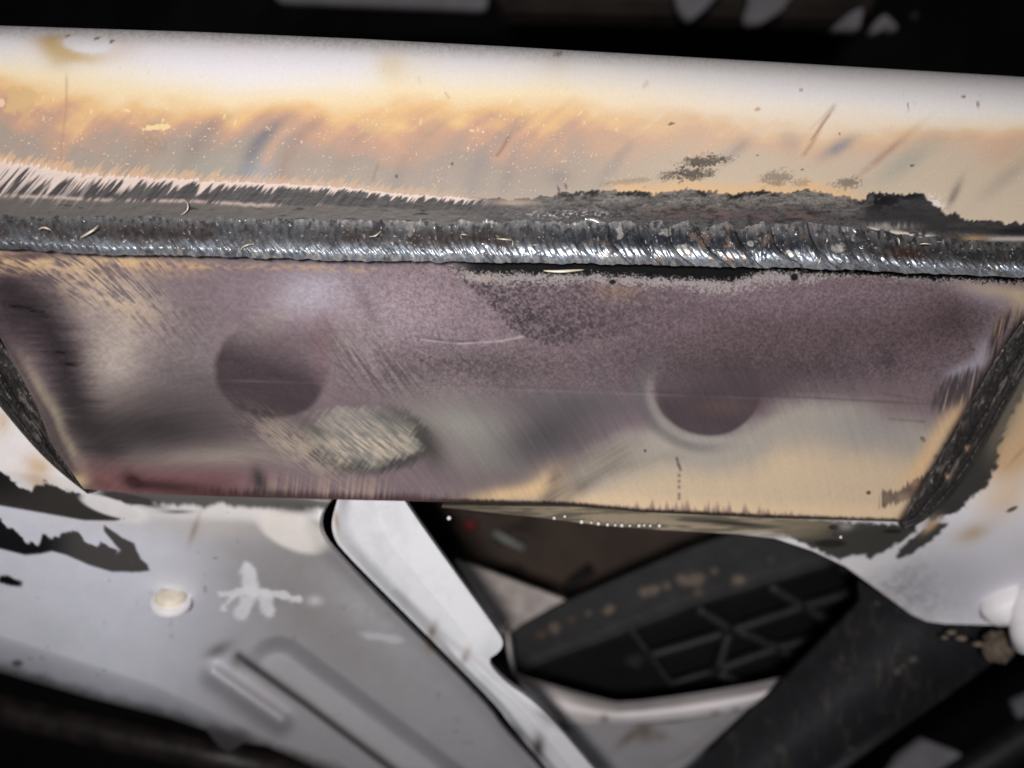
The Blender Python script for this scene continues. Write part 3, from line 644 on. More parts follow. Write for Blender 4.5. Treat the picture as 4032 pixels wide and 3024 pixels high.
# weld spatter balls hanging on the lower lip
def ball_mesh(r, name):
    import bmesh
    bm = bmesh.new(); bmesh.ops.create_icosphere(bm, subdivisions=2, radius=r)
    for f in bm.faces: f.smooth = True
    me = bpy.data.meshes.new(name); bm.to_mesh(me); bm.free(); return me
sp_me = ball_mesh(.0005, "spatter_bead")
for i, (sx, sy) in enumerate([(2182, 2040), (2224, 2034), (2290, 2055), (2328, 2058), (2356, 2062), (2392, 2066), (2422, 2068), (2448, 2069), (2480, 2070), (2516, 2070), (2536, 2069), (2560, 2070), (2596, 2070),
                              (1768, 2040), (3310, 2115)]):
    o = link("spatter_bead", sp_me, M_shine, cross); o.location = W(np.float64(sx), np.float64(sy), np.float64(.0265)); k = random.uniform(.6, 1.15); o.scale = (k, k, k)

# ------------------------------------------------------------------ 2. left frame rail
rail_l = thing("frame_rail", "pale grey pressed frame rail with a slot and a star shaped smear, lower left", "frame rail")
def rail_l_depth(x, y, u, v):
    d = .030 + .060 * np.clip((y - 1850 - .10 * x) / 1000, 0, 1.5) ** 1.25 + yaw(x)
    d = d + .004 * ss(1000, 2100, x)
    # rolls away along the lower edge
    yr = ip(x, [(-200, 2440), (0, 2500), (600, 2690), (1000, 2880), (1400, 3080), (2300, 3500)])
    d = d + .02 * np.clip((y - yr) / 160, 0, 2) ** 1.6
    # pressed slot
    t = np.clip((x - 1095) * .8 + (y - 2640) * .6, 0, 3000); dd = np.hypot(x - 1095 - t * .8, y - 2640 - t * .6)
    spn = ((x - 1095) * .6 - (y - 2640) * .8) / 86
    d = d + .0056 * ss(140, 64, dd) * 1.35 * np.clip(.45 + .55 * spn, 0, 1.2)
    t = np.clip((x - 840) * .82 + (y - 2655) * .57, 0, 320); dd = np.hypot(x - 840 - t * .82, y - 2655 - t * .57)
    d = d - .0072 * np.exp(-(dd / 40) ** 2)
    # raised edge next to the brace
    dd, _ = pdist(x, y, [(1255, 2050), (1285, 2130), (1600, 2440), (1960, 2800), (2130, 3040)])
    d = d - .002 * np.exp(-(dd / 40) ** 2)
    return d
def rail_l_colour(x, y, u, v):
    p = Paint(x, y, (234, 235, 246))
    n = fbm(x / 60, y / 60, 3) - .5
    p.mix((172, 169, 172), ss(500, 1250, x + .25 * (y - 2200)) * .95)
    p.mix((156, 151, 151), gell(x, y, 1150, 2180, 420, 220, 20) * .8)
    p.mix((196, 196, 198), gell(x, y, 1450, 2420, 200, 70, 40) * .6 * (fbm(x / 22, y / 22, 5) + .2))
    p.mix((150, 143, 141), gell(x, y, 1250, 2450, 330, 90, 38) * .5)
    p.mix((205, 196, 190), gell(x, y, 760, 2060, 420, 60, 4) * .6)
    p.mix((238, 232, 232), ss(1950, 1850, y - .5 * x) * ss(420, 300, x + (y - 1800) * .2))
    # creamy scorch near the weld
    p.mix((206, 172, 128), gell(x, y, 150, 1835, 60, 40, 30) * .8 + gell(x, y, 10, 1660, 30, 50) * .6 + gell(x, y, 150, 1900, 80, 24, 25) * .6)
    # white bare band under the plate edge, with dark scorch
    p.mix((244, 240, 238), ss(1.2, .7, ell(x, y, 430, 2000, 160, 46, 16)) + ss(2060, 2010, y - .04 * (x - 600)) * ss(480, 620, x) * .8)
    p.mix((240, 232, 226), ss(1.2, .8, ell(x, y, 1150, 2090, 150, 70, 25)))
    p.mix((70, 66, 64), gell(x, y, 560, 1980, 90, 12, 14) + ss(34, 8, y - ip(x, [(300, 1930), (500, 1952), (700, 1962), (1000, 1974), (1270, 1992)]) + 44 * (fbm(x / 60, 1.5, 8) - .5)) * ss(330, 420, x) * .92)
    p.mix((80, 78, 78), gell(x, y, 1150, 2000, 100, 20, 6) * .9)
    p.mix((110, 108, 104), gell(x, y, 700, 2015, 60, 8, 0) * .9)
    jag = 24 * (vn(x / 24, y / 24, 9) - .5) + 12 * (vn(x / 9, y / 9, 10) - .5)
    up1 = ip(x, [(-200, 1760), (0, 1855), (60, 1900), (120, 1925), (180, 1895), (260, 1930), (330, 1955), (420, 1990), (480, 2040), (560, 2030)])
    lo1 = ip(x, [(-200, 1960), (0, 1992), (160, 2020), (330, 2050), (450, 2052), (520, 2040), (580, 2015), (640, 1990)])
    m = ss(-5, 6, y - up1 - jag) * ss(4, -6, y - lo1) * ss(590, 540, x)
    p.mix((62, 58, 56), m)
    p.mix((24, 23, 24), m * ss(300, 0, x) * ss(2020, 1880, y) * .8)
    p.mix((238, 234, 234), ss(1.15, .8, ell(x, y, 430, 1995, 120, 34, 18)))
    up2 = ip(x, [(-200, 1940), (0, 2048), (60, 2090), (110, 2140), (150, 2150), (165, 2112), (230, 2115), (270, 2088), (310, 2095), (350, 2140), (380, 2152), (398, 2130), (440, 2150), (465, 2166)])
    lo2 = ip(x, [(-200, 2120), (0, 2160), (100, 2185), (160, 2180), (205, 2170), (260, 2185), (350, 2225), (440, 2252), (520, 2255), (585, 2246)])
    m2 = ss(-5, 5, y - up2 - jag * .8) * ss(5, -5, y - lo2) * ss(475, 455, x)
    m2b = ss(5, -5, psd(x, y, [(410, 2070), (425, 2078), (480, 2115), (530, 2140), (555, 2200), (585, 2225), (585, 2246), (520, 2256), (450, 2252), (450, 2190), (472, 2165), (410, 2095)]) + jag * .25)
    m2 = np.maximum(m2, m2b)
    p.mix((84, 80, 80), m2); p.mix((26, 25, 29), m2 * ss(330, 160, x))
    p.mix((16, 16, 12), ss(5, -5, psd(x, y, [(0, 2268), (30, 2265), (60, 2280), (92, 2290), (85, 2312), (50, 2308), (-10, 2296)]) + jag * .3))
    # star shaped smear, small marks
    for pts, w in [([(975, 2245), (985, 2310)], 34), ([(870, 2340), (1000, 2330), (1090, 2336), (1170, 2358)], 16), ([(990, 2330), (950, 2410)], 34), ([(1040, 2340), (1060, 2405)], 30), ([(920, 2345), (880, 2392)], 14)]:
        d, _ = pdist(x, y, pts); p.mix((246, 246, 250), ss(w * 1.2, w * .5, d + 34 * (fbm(x / 30, y / 30, 41) - .5)) * .8)
    p.mix((220, 220, 224), ss(1.2, .6, ell(x, y, 1500, 2510, 90, 20, 8) + n) * .6)
    p.mix((230, 230, 232), gell(x, y, 1240, 2365, 30, 20) * .7)
    p.mix((150, 128, 104), gell(x, y, 765, 2085, 12, 60, 18) * .6)
    p.mix((150, 110, 60), gell(x, y, 1695, 2540, 20, 26, 20) * .6 + gell(x, y, 1690, 2450, 12, 26) * 0)
    p.mul(1 + .10 * (fbm(x / 45, y / 45, 51) - .5) + .10 * (fbm(x / 220, y / 160, 52) - .5))
    p.mix((120, 112, 104), ss(.9, .96, vn(x / 22, y / 22, 53)) * ss(.5, .7, fbm(x / 200, y / 200, 54)) * .6)
    # slot crease shade painted as a dark line; brown along the lower roll
    d, _ = pdist(x, y, [(940, 2585), (1200, 2770), (1560, 3040), (1900, 3290)]); p.mix((48, 44, 40), np.exp(-(d / 20) ** 2) * .92)
    p.mix((110, 104, 100), gell(x, y, 860, 2560, 60, 26, -28) * .8)
    p.mix((120, 116, 114), gell(x, y, 930, 2610, 30, 26) * .6)
    yr = ip(x, [(0, 2646), (325, 2740), (678, 2829), (813, 2876), (1000, 2935), (1220, 3012), (1400, 3080)])
    p.mix((52, 46, 38), ss(60, 0, yr - y + 40 * n) * .8); p.mix((60, 56, 50), ss(1.2, .5, ell(x, y, 68, 2612, 26, 16)) * .8)
    return p.c
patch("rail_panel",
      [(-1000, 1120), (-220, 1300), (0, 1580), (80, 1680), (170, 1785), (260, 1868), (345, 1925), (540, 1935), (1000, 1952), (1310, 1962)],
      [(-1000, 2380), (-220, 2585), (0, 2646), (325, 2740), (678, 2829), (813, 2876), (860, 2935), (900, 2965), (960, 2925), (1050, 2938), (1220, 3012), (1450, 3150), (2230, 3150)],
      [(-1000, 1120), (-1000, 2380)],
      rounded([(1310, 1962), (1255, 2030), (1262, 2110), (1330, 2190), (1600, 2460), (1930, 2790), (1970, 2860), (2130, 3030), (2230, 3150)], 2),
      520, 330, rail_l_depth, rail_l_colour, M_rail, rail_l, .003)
# plastic plug in the rail
def lathe(name, prof, seg, mat, parent, loc, rot=(0, 0, 0)):
    a = np.linspace(0, 2 * np.pi, seg, endpoint=False)
    P = np.stack([np.stack([r * np.cos(a), r * np.sin(a), np.full(seg, z)], -1) for r, z in prof])
    P = np.concatenate([P, P[:, :1]], 1)
    o = link(name, grid_mesh(name, P), mat, parent); o.location = loc; o.rotation_euler = rot; return o
M_plug = mat_plain("cream_plug", (232, 222, 202), .5, var=.15, bscale=400)
M_white = mat_plain("white_paint", (238, 234, 236), .45, var=.05, bscale=300)
pl = thing("hole_plug", "small round cream plug standing proud of the grey rail, left of the star smear", "plug")
px, py = np.float64(672), np.float64(2366)
yy = float(rail_l_depth(px, py, 0, 0)); L0 = W(px, py, np.float64(yy - .0034))
pl.location = L0; pl.rotation_euler = (math.radians(22), math.radians(12), 0)
lathe("flange", [(0.0, .0006), (.0046, .0006), (.0050, .0002), (.0050, -.001)], 40, M_white, pl, (0, 0, 0))
lathe("cap", [(0.0, .0022), (.0032, .0021), (.0036, .0016), (.0037, .0004)], 40, M_plug, pl, (0, 0, 0))

# ------------------------------------------------------------------ 3. right frame rail
rail_r = thing("frame_rail", "white painted frame rail with ground grey streaks and scorch, right of the plate", "frame rail")
def rail_r_depth(x, y, u, v):
    d = yaw(x) + .024 + .004 * ss(1750, 3000, x) + .030 * ss(1950, 2520, y + .3 * np.clip(3560 - x, 0, 900)) * ss(3000, 3700, x) + .006 * v
    return d + .0006 * (fbm(x / 300, y / 300, 4) - .5)
def rail_r_colour(x, y, u, v):
    p = Paint(x, y, (242, 239, 245))
    n = fbm(x / 50, y / 50, 6) - .5; j = 20 * (vn(x / 14, y / 14, 7) - .5) + 14 * (vn((x + y) / 7, 0 * x, 8) - .5)
    p.mix((158, 156, 160), gell(x, y, 3580, 2310, 230, 130, 20) * (.7 + 1.0 * (fbm(x / 20, y / 16, 9) - .5)))
    p.mix((208, 206, 216), gell(x, y, 3850, 2300, 220, 120) * .8)
    p.mix((240, 236, 238), gell(x, y, 3500, 2180, 260, 60, -22) * .9)
    p.mix((214, 180, 142), gell(x, y, 3960, 1800, 150, 150, -50) * .95 + gell(x, y, 4030, 1600, 140, 180) * .95)
    p.mix((176, 160, 138), gell(x, y, 3960, 1640, 70, 90, 30) * .7)
    p.mix((222, 196, 166), gell(x, y, 3960, 1960, 110, 70, -30) * .8); p.mix((206, 182, 150), gell(x, y, 3830, 2100, 70, 34, -20) * .85)
    p.mix((150, 104, 76), gell(x, y, 4010, 1790, 60, 8, -48) * .4)
    # ground dark streaks next to the weld
    d = psd(x, y, [(3560, 2060), (3700, 2040), (3760, 2020), (3800, 1990), (3850, 1940), (3885, 1915), (3920, 1840), (3940, 1740), (4000, 1600), (4080, 1480), (4200, 1300), (3900, 1300), (3500, 2000)])
    p.mix((62, 60, 58), ss(9, -9, d + j * 1.1)); p.mix((120, 112, 100), np.exp(-((d + 20) / 36) ** 2) * ss(1880, 1700, y) * .7)
    p.mix((150, 132, 112), gell(x, y, 3670, 2060, 40, 30, -45) * .8)
    d = psd(x, y, [(3525, 2200), (3540, 2165), (3580, 2125), (3640, 2085), (3700, 2058), (3735, 2062), (3690, 2110), (3640, 2150), (3580, 2185), (3540, 2203)]); p.mix((72, 72, 70), ss(6, -6, d + j * .4))
    p.mix((216, 178, 134), gell(x, y, 3665, 2075, 40, 12, -40) * .8)
    # scorched lower lip
    d = psd(x, y, [(3050, 2040), (3600, 2070), (3610, 2095), (3560, 2125), (3470, 2175), (3430, 2200), (3412, 2200), (3405, 2180), (3350, 2190), (3310, 2205), (3270, 2190), (3100, 2110)]); p.mix((72, 70, 66), ss(8, -8, d + j * .6))
    strip = ss(2140, 2080, y) * ss(3350, 3050, x)
    p.mix((178, 160, 132), strip * .95); p.mix((120, 112, 98), strip * ss(.45, .6, fbm(x / 190, y / 14, 11)) * .9); p.mix((70, 66, 60), strip * gell(x, y, 2900, 2062, 200, 10, 5) * 1.2)
    p.mix((140, 130, 110), gell(x, y, 3180, 2065, 160, 16) * .8)
    for cx, cy, rx, ry in [(3515, 2092, 36, 9), (3285, 2076, 22, 11), (3590, 2075, 12, 8), (3270, 2140, 60, 16), (3985, 2005, 24, 8)]: p.mix((44, 40, 36), ss(1.3, .7, ell(x, y, cx, cy, rx, ry, -25 if cx == 3985 else 0)) * .9)
    p.mix((170, 168, 166), gell(x, y, 3330, 2072, 26, 16) * .8)
    d, _ = pdist(x, y, [(2600, 2090), (3050, 2122), (3200, 2170), (3330, 2232), (3500, 2350)]); p.mix((190, 180, 168), np.exp(-(d / 6) ** 2) * .6)
    return p.c
patch("rail_panel",
      [(1740, 1990), (2250, 1995), (2532, 2012), (3074, 2036), (3515, 2050), (3640, 1990), (3760, 1880), (3860, 1730), (3960, 1560), (4060, 1370), (4220, 1190), (4900, 1150)],
      [(1740, 1998), (2100, 2035), (2350, 2066), (2600, 2086), (2900, 2103), (3050, 2120), (3200, 2170), (3330, 2232), (3500, 2354), (3590, 2420), (3650, 2447), (3720, 2456), (3900, 2461), (4260, 2464), (4900, 2480)],
      [(1740, 1990), (1740, 1998)], [(4900, 1150), (4900, 2480)], 600, 220, rail_r_depth, rail_r_colour, M_rail, rail_r, .003)

# ------------------------------------------------------------------ 4. diagonal brace
brace = thing("diagonal_brace", "bright white diagonal brace running down from the plate beside the dark seam", "brace")
def brace_depth(x, y, u, v):
    d = .0275 + .036 * np.clip((y - 1960) / 1100, 0, 1.2) + yaw(x)
    d = d + .003 * np.abs(u - .55) + .004 * ss(.3, 0, u) ** 2
    return d
def brace_colour(x, y, u, v):
    p = Paint(x, y, (240, 240, 244)); n = fbm(x / 40, y / 40, 4) - .5
    p.mix((222, 222, 226), ss(.45, .75, fbm(x / 90, y / 140, 5)) * .6)
    p.mix((186, 184, 188), ss(2700, 2950, y) * .6)
    for cx, cy, rx, ry in [(1705, 2480, 16, 34), (1835, 2580, 14, 30), (1690, 2530, 22, 16)]: p.mix((138, 106, 62), gell(x, y, cx, cy, rx, ry, 20) * .8)
    p.mix((176, 136, 84), gell(x, y, 1325, 2050, 10, 50, -10) * .6)
    p.mix((60, 52, 44), gell(x, y, 2120, 2940, 26, 50) * .9 + gell(x, y, 2030, 2880, 50, 16, 45) * .7 + gell(x, y, 2150, 2830, 60, 14, 40) * .5)
    d, _ = pdist(x, y, [(1560, 2330), (1780, 2530), (1920, 2640), (2150, 2860)]); p.mix((198, 196, 200), np.exp(-(d / 16) ** 2) * .6)
    return p.c
patch("brace_web", [(1330, 1965), (1590, 1968)], [(2250, 3150), (2440, 3150)],
      rounded([(1330, 1965), (1305, 2050), (1312, 2110), (1345, 2165), (1620, 2440), (1960, 2780), (2005, 2850), (2160, 3030), (2250, 3150)], 2),
      rounded([(1590, 1968), (1690, 2115), (1955, 2480), (1985, 2530), (1965, 2570), (1912, 2600), (1990, 2690), (2080, 2745), (2170, 2830), (2330, 3020), (2440, 3150)], 2),
      120, 330, brace_depth, brace_colour, M_rail, brace, .003)

# ------------------------------------------------------------------ 5. floor panel with rolled lip and a bracket behind
floor = thing("floor_panel", "grey floor panel with a white rolled lip curving under the black grille", "floor panel")
LIPT = rounded([(1985, 2490), (2000, 2600), (2015, 2650), (2060, 2682), (2390, 2774), (2460, 2786), (2700, 2757), (3080, 2692), (3330, 2610)], 1)
LIPB = rounded([(2010, 2490), (2022, 2600), (2035, 2680), (2140, 2838), (2390, 2854), (2650, 2838), (2900, 2802), (3090, 2738), (3340, 2660)], 1)
def grey(c, lo=None):
    def f(x, y, u, v):
        p = Paint(x, y, c); p.mul(.85 + .3 * fbm(x / 120, y / 90, 9))
        if lo:
            for cx, cy, rx, ry, a, col in lo: p.mix(col, gell(x, y, cx, cy, rx, ry, a) * .8)
        return p.c
    return f
patch("rolled_lip", LIPT, LIPB, [LIPT[0], LIPB[0]], [LIPT[-1], LIPB[-1]], 260, 24,
      lambda x, y, u, v: .107 - .004 * np.sin(np.pi * v), grey((244, 236, 236), [(2380, 2830, 16, 20, 0, (130, 118, 110)), (2900, 2800, 16, 14, 0, (100, 90, 80)), (2820, 2812, 20, 12, 0, (110, 98, 88)), (2300, 2760, 120, 20, 20, (190, 180, 178))]), M_rail, floor, .004)
patch("floor_sheet", [(2130, 2770), (2200, 2842), (2400, 2852), (2650, 2848), (2900, 2803), (3090, 2728)], [(2440, 3170), (2900, 3170), (3100, 3170)], [(2130, 2770), (2300, 3020), (2440, 3170)], [(3090, 2728), (3100, 3170)], 120, 80,
      lambda x, y, u, v: .111 + .026 * v, grey((176, 172, 176), [(2480, 2900, 60, 18, -40, (120, 104, 86)), (2540, 2880, 40, 40, 20, (110, 96, 80)), (2220, 2860, 40, 16, 20, (60, 54, 48)), (2600, 2900, 30, 20, 0, (140, 130, 120))]), M_rail, floor, .003)
brk = thing("gusset_bracket", "dusty grey triangular bracket behind the brace, below the brown board", "bracket")
patch("bracket_plate", [(1790, 2200), (1990, 2275), (2225, 2362)], [(1965, 2500), (2010, 2490), (2050, 2460)], [(1790, 2200), (1870, 2340), (1965, 2500)], [(2225, 2362), (2050, 2460)], 60, 50,
      lambda x, y, u, v: .115 + .006 * v, lambda x, y, u, v: (lambda p: (p.mul(.7 + .6 * fbm(x / 40, y / 40, 3)), p)[1])(Paint(x, y, (190, 180, 176))).c, M_rail, brk, .003)

# ------------------------------------------------------------------ 6. black grille
grille = thing("plastic_grille", "black plastic grille with diamond ribs and a dusty upper band", "grille")
def dusty(c, spots, var=.5):
    def f(x, y, u, v):
        p = Paint(x, y, c); p.mul(1 - var / 2 + var * fbm(x / 70, y / 60, 21))
        for cx, cy, r, col in spots: p.mix(col, ss(1.3, .6, ell(x, y, cx, cy, r, r * .8) + .7 * (vn(x / 14, y / 14, 22) - .5)) * .85)
        return p.c
    return f
tan = (132, 118, 106)
spots = [(2535, 2330, 24, tan), (2570, 2322, 26, tan), (2690, 2285, 30, tan), (2735, 2280, 34, tan), (2910, 2282, 26, tan), (2630, 2312, 14, tan), (2400, 2398, 20, tan), (2390, 2405, 16, tan), (2185, 2475, 26, tan), (2130, 2500, 20, (110, 90, 76)),
         (2250, 2440, 14, (110, 90, 76)), (2320, 2415, 12, tan), (3035, 2203, 14, (96, 90, 86)), (2815, 2250, 14, tan), (2620, 2300, 10, tan), (2750, 2335, 16, (120, 100, 84))]
patch("upper_band", [(1990, 2500), (2220, 2375), (2700, 2165), (2950, 2080), (3600, 1900)], [(2020, 2660), (2400, 2520), (2735, 2392), (3074, 2290), (3600, 2140)], [(1990, 2500), (2020, 2660)], [(3600, 1900), (3600, 2140)], 220, 60,
      lambda x, y, u, v: .128 + .012 * v - .004 * np.exp(-((v - .93) / .08) ** 2), dusty((66, 65, 66), spots), M_dark, grille, .004)
patch("back_sheet", [(1960, 2480), (3500, 1980)], [(1960, 2900), (3500, 2900)], [(1960, 2480), (1960, 2900)], [(3500, 1980), (3500, 2900)], 60, 40,
      lambda x, y, u, v: .150 + .0 * u, dusty((13, 13, 14), [(2500, 2600, 30, (50, 50, 50))]), M_dark, grille, .003)
def bar(name, pts, r, mat, parent, seg=10, col=None):
    """round bar through points (drawing x, drawing y, depth), radius in metres"""
    P = [Vector(W(np.float64(a), np.float64(b), np.float64(c))) for a, b, c in pts]
    ring = []
    for i, p in enumerate(P):
        t = (P[min(i + 1, len(P) - 1)] - P[max(i - 1, 0)]).normalized()
        n = t.cross(Vector((0, 1, 0))); n = n.normalized() if n.length > 1e-6 else Vector((1, 0, 0)); b = t.cross(n)
        rr = r[i] if isinstance(r, (list, tuple)) else r
        ring.append([p + n * rr * math.cos(a) + b * rr * math.sin(a) for a in np.linspace(0, 2 * np.pi, seg + 1)])
    c0 = [[P[0]] * (seg + 1)]; c1 = [[P[-1]] * (seg + 1)]
    A = np.array([[list(v) for v in q] for q in c0 + ring + c1])
    cc = None
    if col is not None: cc = np.empty(A.shape); cc[:] = srgb(*col)
    return link(name, grid_mesh(name, A, cc), mat, parent)
M_rib = mat_plain("grille_rib", (36, 36, 38), .55, var=.4, bscale=300)
for pts in [[(2860, 2490), (3163, 2388), (3660, 2245)], [(2817, 2640), (3061, 2551), (3560, 2420)], [(2740, 2392), (2885, 2480)], [(3027, 2305), (3163, 2388), (3420, 2540)],
            [(2900, 2480), (3061, 2551), (3300, 2680)], [(2872, 2485), (2825, 2640)], [(2817, 2640), (3020, 2740)], [(3300, 2222), (3450, 2310)], [(2640, 2800), (2817, 2740), (3060, 2660), (3200, 2620)], [(2860, 2490), (2700, 2540), (2560, 2580)], [(2560, 2580), (2640, 2690), (2817, 2640)], [(2480, 2470), (2560, 2580)]]:
    n = []
    for a, b in zip(pts[:-1], pts[1:]):
        for t in np.linspace(0, 1, 6)[:-1]: n.append((a[0] + (b[0] - a[0]) * t, a[1] + (b[1] - a[1]) * t, .139))
    n.append((*pts[-1], .139)); bar("rib", n, (.0021 if pts[0][0] > 2700 else .0013), M_rib, grille)

# ------------------------------------------------------------------ 7. black control arm, bushing sleeve, dirt
arm = thing("suspension_arm", "wide matt black dusty arm crossing diagonally to the lower right", "arm")
rs = random.Random(9); sp = [(rs.uniform(2900, 3800), rs.uniform(2350, 3000), rs.uniform(8, 22), (84, 80, 76)) for _ in range(11)]
def arm_depth(x, y, u, v): return .094 + .012 * v - .016 * np.sin(np.pi * np.clip(u, 0, 1))
armc = dusty((41, 41, 44), sp, .5)
def arm_colour(x, y, u, v):
    c = armc(x, y, u, v); p = Paint(x, y, (0, 0, 0)); p.c = c
    p.mix((130, 130, 134), np.exp(-((u - .93) / .05) ** 2) * ss(.45, .95, v) * .5)  # pale highlight painted along the right edge
    p.mix((120, 106, 88), ss(.55, .75, fbm(x / 25, y / 70, 31)) * .12); return p.c
patch("arm_body", [(3385, 2290), (3500, 2345), (3640, 2430), (3960, 2455)], [(2590, 3170), (3170, 3170)],
      [(3385, 2290), (3392, 2368), (3340, 2424), (3095, 2673), (2735, 3030), (2590, 3170)], rounded([(3960, 2455), (3975, 2550), (3910, 2610), (3700, 2765), (3500, 2905), (3310, 3040), (3170, 3170)], 2), 120, 200, arm_depth, arm_colour, M_dark, arm, .002)
sl = thing("bushing_sleeve", "white painted pipe end poking in at the right edge above the dirt clump", "pipe")
path = [(4330, 2215, .06), (4200, 2255, .06), (4080, 2310, .06), (4000, 2350, .06)]
bar("pipe_elbow", [(4330, 2210, .064), (4180, 2265, .064), (4060, 2325, .064), (3990, 2365, .064), (3935, 2395, .064), (3895, 2415, .065), (3878, 2422, .066)], [.0064, .0064, .0064, .0062, .0055, .0040, .0018], M_white, sl, 28)
bar("pipe_spout", [(4035, 2300, .062), (4056, 2400, .059), (4078, 2490, .057), (4092, 2545, .057)], [.0030, .0054, .0062, .0063], M_white, sl, 28)
bar("pipe_bore", [(4091, 2540, .0565), (4095, 2552, .0563)], [.0053, .0053], M_black, sl, 28)
M_dirt = mat_plain("dry_mud", (104, 92, 80), .9, var=.5, bscale=250, bump=.0004)
def lump(name, sx, sy, Y, r, parent, seed, sq=(1, 1, 1)):
    import bmesh
    bm = bmesh.new(); bmesh.ops.create_icosphere(bm, subdivisions=4 if r > .002 else 2, radius=r)
    for v in bm.verts:
        k = v.co / r; f = .72 + .6 * float(fbm(np.float64(k.x * 2 + k.z * 1.3), np.float64(k.y * 2 + k.z), seed, 4)); v.co *= f
        v.co.x *= sq[0]; v.co.z *= sq[2]
    for f in bm.faces: f.smooth = True
    me = bpy.data.meshes.new(name); bm.to_mesh(me); bm.free()
    o = link(name, me, M_dirt, parent); o.location = W(np.float64(sx), np.float64(sy), np.float64(Y)); return o
o = lump("mud_clump", 3930, 2545, .072, .0040, None, 3, (.9, 1, 1.15)); tag(o, "brown lump of dry mud stuck under the white pipe end", "mud")
mud_spots = [(3745, 2490, .0011, "tiny tan mud crumb under the right rail, nearest the black arm's top edge"), (3785, 2512, .0013, "small tan mud crumb on the black arm, between the others and the big clump"), (3850, 2536, .0012, "small dark tan mud crumb just left of the big mud clump"), (3720, 2510, .0008, "tiniest grey mud crumb on the black arm below the rail's corner")]
for i, (a, b, r, lb) in enumerate(mud_spots): tag(lump("mud_crumb", a, b, .070, r, None, 5 + i, (1.4, 1, .7)), lb, "mud crumb", "mud crumbs on the black arm")

# ------------------------------------------------------------------ 8. things further back
bx = thing("brown_board", "dark brown board seen through the gap beneath the plate", "board")
patch("board_face", [(1600, 1960), (2950, 1960)], [(1760, 2300), (2230, 2430), (2950, 2240)], [(1600, 1960), (1760, 2300)], [(2950, 1960), (2950, 2240)], 90, 50, lambda x, y, u, v: .19 + .0 * u,
      lambda x, y, u, v: (lambda p: (p.mul(.7 + .6 * fbm(x / 120, y / 120, 3)), p.mix((30, 28, 26), ss(.5, .62, fbm(x / 90, y / 60, 5)) * ss(2250, 1900, x)), p)[2])(Paint(x, y, (76, 64, 57))).c, M_dark, bx, .004)
M_rod = mat_plain("grey_rod", (136, 140, 138), .6, var=.2); M_red = mat_plain("red_scrap", (130, 40, 48), .6)
tag(bar("thin_rod", [(1945, 2098, .175), (2000, 2128, .175), (2062, 2160, .175)], .0016, M_rod, None), "short pale grey rod lying against the brown board", "rod")
tag(lump("red_scrap", 1852, 2068, .178, .0024, None, 21, (1, 1, 1)), "small dull red scrap in the dark gap by the brace", "scrap"); bpy.data.objects["red_scrap"].data.materials[0] = M_red
tag(bar("brown_cable", [(2230, 2330, .17), (2260, 2290, .17), (2300, 2262, .17), (2330, 2240, .17)], .0022, M_black, None), "short black cable end in front of the brown board", "cable")
dt = thing("exhaust_pipe", "dim brown pipe under the lower edge of the left rail", "pipe")
M_pipe = mat_plain("rusty_pipe", (38, 33, 31), .45, .2, var=.6, bscale=150, bump=.0004)
bar("pipe_wall", [(-400, 2690, .145), (0, 2790, .145), (400, 2880, .145), (800, 2965, .145), (1300, 3070, .145)], .006, M_pipe, dt, 24)
ax = thing("axle_bar", "black bar beside the suspension arm in the lower right corner", "bar")
M_bar = mat_plain("blackened_bar", (26, 26, 29), .5, var=.5, bscale=200)
bar("bar_wall", [(4400, 2640, .17), (4100, 2860, .17), (3750, 3080, .17), (3450, 3300, .17)], .0075, M_bar, ax, 24)
M_grey = mat_plain("grey_sheet", (128, 126, 132), .5, var=.15, bscale=120)
def slab(name, pts, Y, t, mat, label, cat, group=None):
    import bmesh
    bm = bmesh.new(); f = [bm.verts.new(W(np.float64(a), np.float64(b), np.float64(Y))) for a, b in pts]; g = [bm.verts.new(v.co + Vector((0, t, 0))) for v in f]
    bm.faces.new(f); bm.faces.new(g[::-1]); n = len(f)
    for i in range(n): bm.faces.new([f[(i + 1) % n], f[i], g[i], g[(i + 1) % n]])
    bmesh.ops.recalc_face_normals(bm, faces=bm.faces[:])
    bmesh.ops.bevel(bm, geom=bm.edges[:], offset=t * .15, segments=2, affect='EDGES', clamp_overlap=True)
    me = bpy.data.meshes.new(name); bm.to_mesh(me); bm.free(); return tag(link(name, me, mat), label, cat, group)
slab("grey_sheet", [(3540, 2990), (3640, 2915), (3760, 2960), (3890, 3020), (3900, 3080), (3480, 3080)], .17, .004, M_grey, "dim grey sheet corner at the bottom edge right of the arm", "sheet metal")
slab("grey_sheet", [(3990, 2770), (4100, 2720), (4150, 2900), (4032, 2870)], .17, .004, M_grey, "dim grey sheet corner at the right edge below the pipe", "sheet metal")
M_top = mat_plain("dim_grey_sheet", (136, 133, 138), .5, var=.15, bscale=100)
slab("upper_sheet", [(1040, -60), (1930, -60), (1915, 30), (1880, 36), (1100, 4)], .21, .004, M_top, "long dim grey sheet edge above the tube at the top of the picture", "sheet metal")
slab("upper_tab", [(2650, -60), (2860, -60), (2790, 20), (2730, 72), (2705, 74), (2670, 30)], .21, .005, M_top, "leftmost dim grey pointed tab above the tube", "metal tab")
slab("upper_tab", [(2950, -60), (3150, -60), (3080, 40), (3000, 88), (2945, 92), (2928, 70), (2950, 10)], .21, .005, M_top, "slanting dim grey tab above the tube, second from the left", "metal tab")
slab("upper_tab", [(3275, 112), (3360, 40), (3405, 24), (3386, 112)], .19, .005, M_top, "small grey triangle with an upright right edge above the tube", "metal tab")
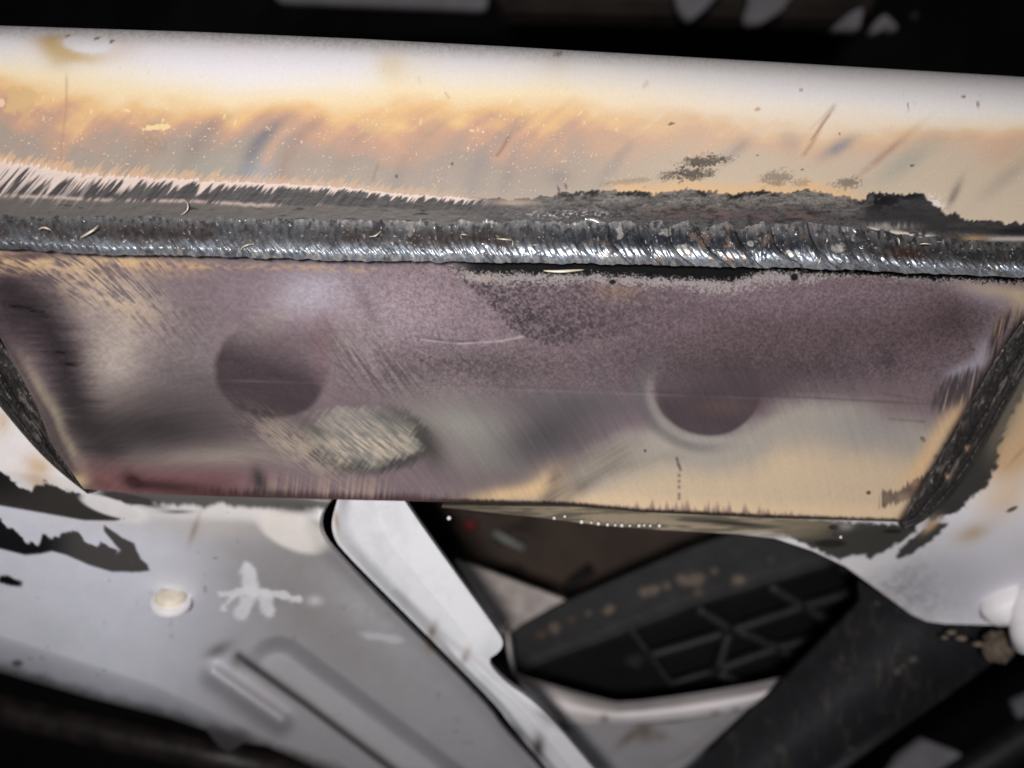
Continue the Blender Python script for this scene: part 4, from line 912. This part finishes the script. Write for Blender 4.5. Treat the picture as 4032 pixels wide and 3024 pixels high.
slab("upper_tab", [(3425, 122), (3450, 80), (3490, 50), (3540, 100), (3530, 118), (3490, 100), (3460, 126)], .19, .005, M_top, "small grey peaked tab, rightmost above the tube", "metal tab")
tag(lump("bolt_tip", 3598, 65, .19, .0024, None, 31), "faint small round bolt tip far right above the tube", "bolt")
bpy.data.objects["bolt_tip"].data.materials[0] = M_bar
M_bb = mat_plain("brown_black_beam", (52, 44, 40), .7, var=.4, bscale=60)
slab("dark_beam", [(1960, -120), (3500, -120), (3420, 60), (1960, 30)], .24, .02, M_bb, "very dark brown beam behind the pointed tabs at the top", "beam")
# dark underbody that closes the view
import bmesh
bm = bmesh.new(); bmesh.ops.create_grid(bm, x_segments=60, y_segments=40, size=1.0)
for v in bm.verts:
    v.co = Vector((v.co.x * 1.2, .52 + .06 * float(fbm(np.float64(v.co.x * 6), np.float64(v.co.y * 6), 5)), v.co.y * .9))
me = bpy.data.meshes.new("underbody"); bm.to_mesh(me); bm.free(); tag(link("underbody", me, M_black), kind='structure')

# ------------------------------------------------------------------ 9. metal shavings lying on the weld
def shaving(pts, w, label, rise=.0012):
    n = 14; p = resample(rounded(pts, 3), n); rows = []
    x = p[:, 0]; y = p[:, 1]; Y = yaw(x) - .0026 - rise * np.sin(np.linspace(0, np.pi, n)) 
    if p[:, 1].mean() > 1050: Y = plate_depth(x, y) - .0006 - rise * np.sin(np.linspace(0, np.pi, n))
    if p[:, 1].mean() < 840: Y = yaw(x) - .0004 - rise * np.sin(np.linspace(0, np.pi, n))
    taper = np.sin(np.linspace(.35, np.pi - .2, n)) * w * K
    bar_pts = list(zip(x, y, Y))
    o = bar("metal_shaving", bar_pts, list(taper), M_shave, None, 8)
    tag(o, label, "shaving", "metal shavings on the weld")
for pts, w, lb in [([(315, 938), (345, 920), (370, 905), (388, 886)], 4.2, "thick pale sliver slanting up on the left part of the weld"),
                   ([(150, 905), (165, 895), (185, 898), (203, 908)], 3.2, "hooked pale curl at the far left of the weld"),
                   ([(710, 848), (738, 830), (742, 805), (728, 788), (710, 785)], 2.4, "thin round curl straddling the ground strip and weld, left of centre"),
                   ([(945, 988), (955, 972), (980, 962), (1003, 962)], 2.8, "bent sliver on the lower weld, left of centre"),
                   ([(1955, 940), (1985, 942), (2018, 946)], 3.2, "straight yellowish sliver lying level mid weld"),
                   ([(1452, 932), (1478, 930), (1492, 918), (1500, 908)], 2.6, "small curved sliver on the weld near its brightest patch"),
                   ([(1535, 955), (1548, 958), (1545, 970)], 3.0, "tiny hooked chip on the lower half of the weld"),
                   ([(1812, 925), (1828, 922), (1842, 928)], 2.6, "tiny level sliver on the weld right of its bright patch"),
                   ([(3532, 935), (3540, 945), (3541, 965)], 3.2, "small upright hooked sliver under the pale scuffed strip, right"),
                   ([(3620, 962), (3640, 958), (3668, 962)], 2.8, "thin level sliver under the pale scuffed strip, right"),
                   ([(3218, 1042), (3228, 1030), (3231, 1010)], 2.8, "curled sliver on the lower weld lip near the soot's end"),
                   ([(3255, 938), (3258, 948), (3250, 955)], 3.4, "stubby tan chip on the dark part of the weld, right"),
                   ([(2018, 945), (2020, 965), (2014, 975)], 2.2, "thin upright sliver hanging from the level yellowish one"),
                   ([(2140, 1066), (2200, 1070), (2250, 1066), (2300, 1062)], 6.5, "broad pale paint sliver lying on the black band under the weld")]:
    shaving(pts, w, lb, .0006)
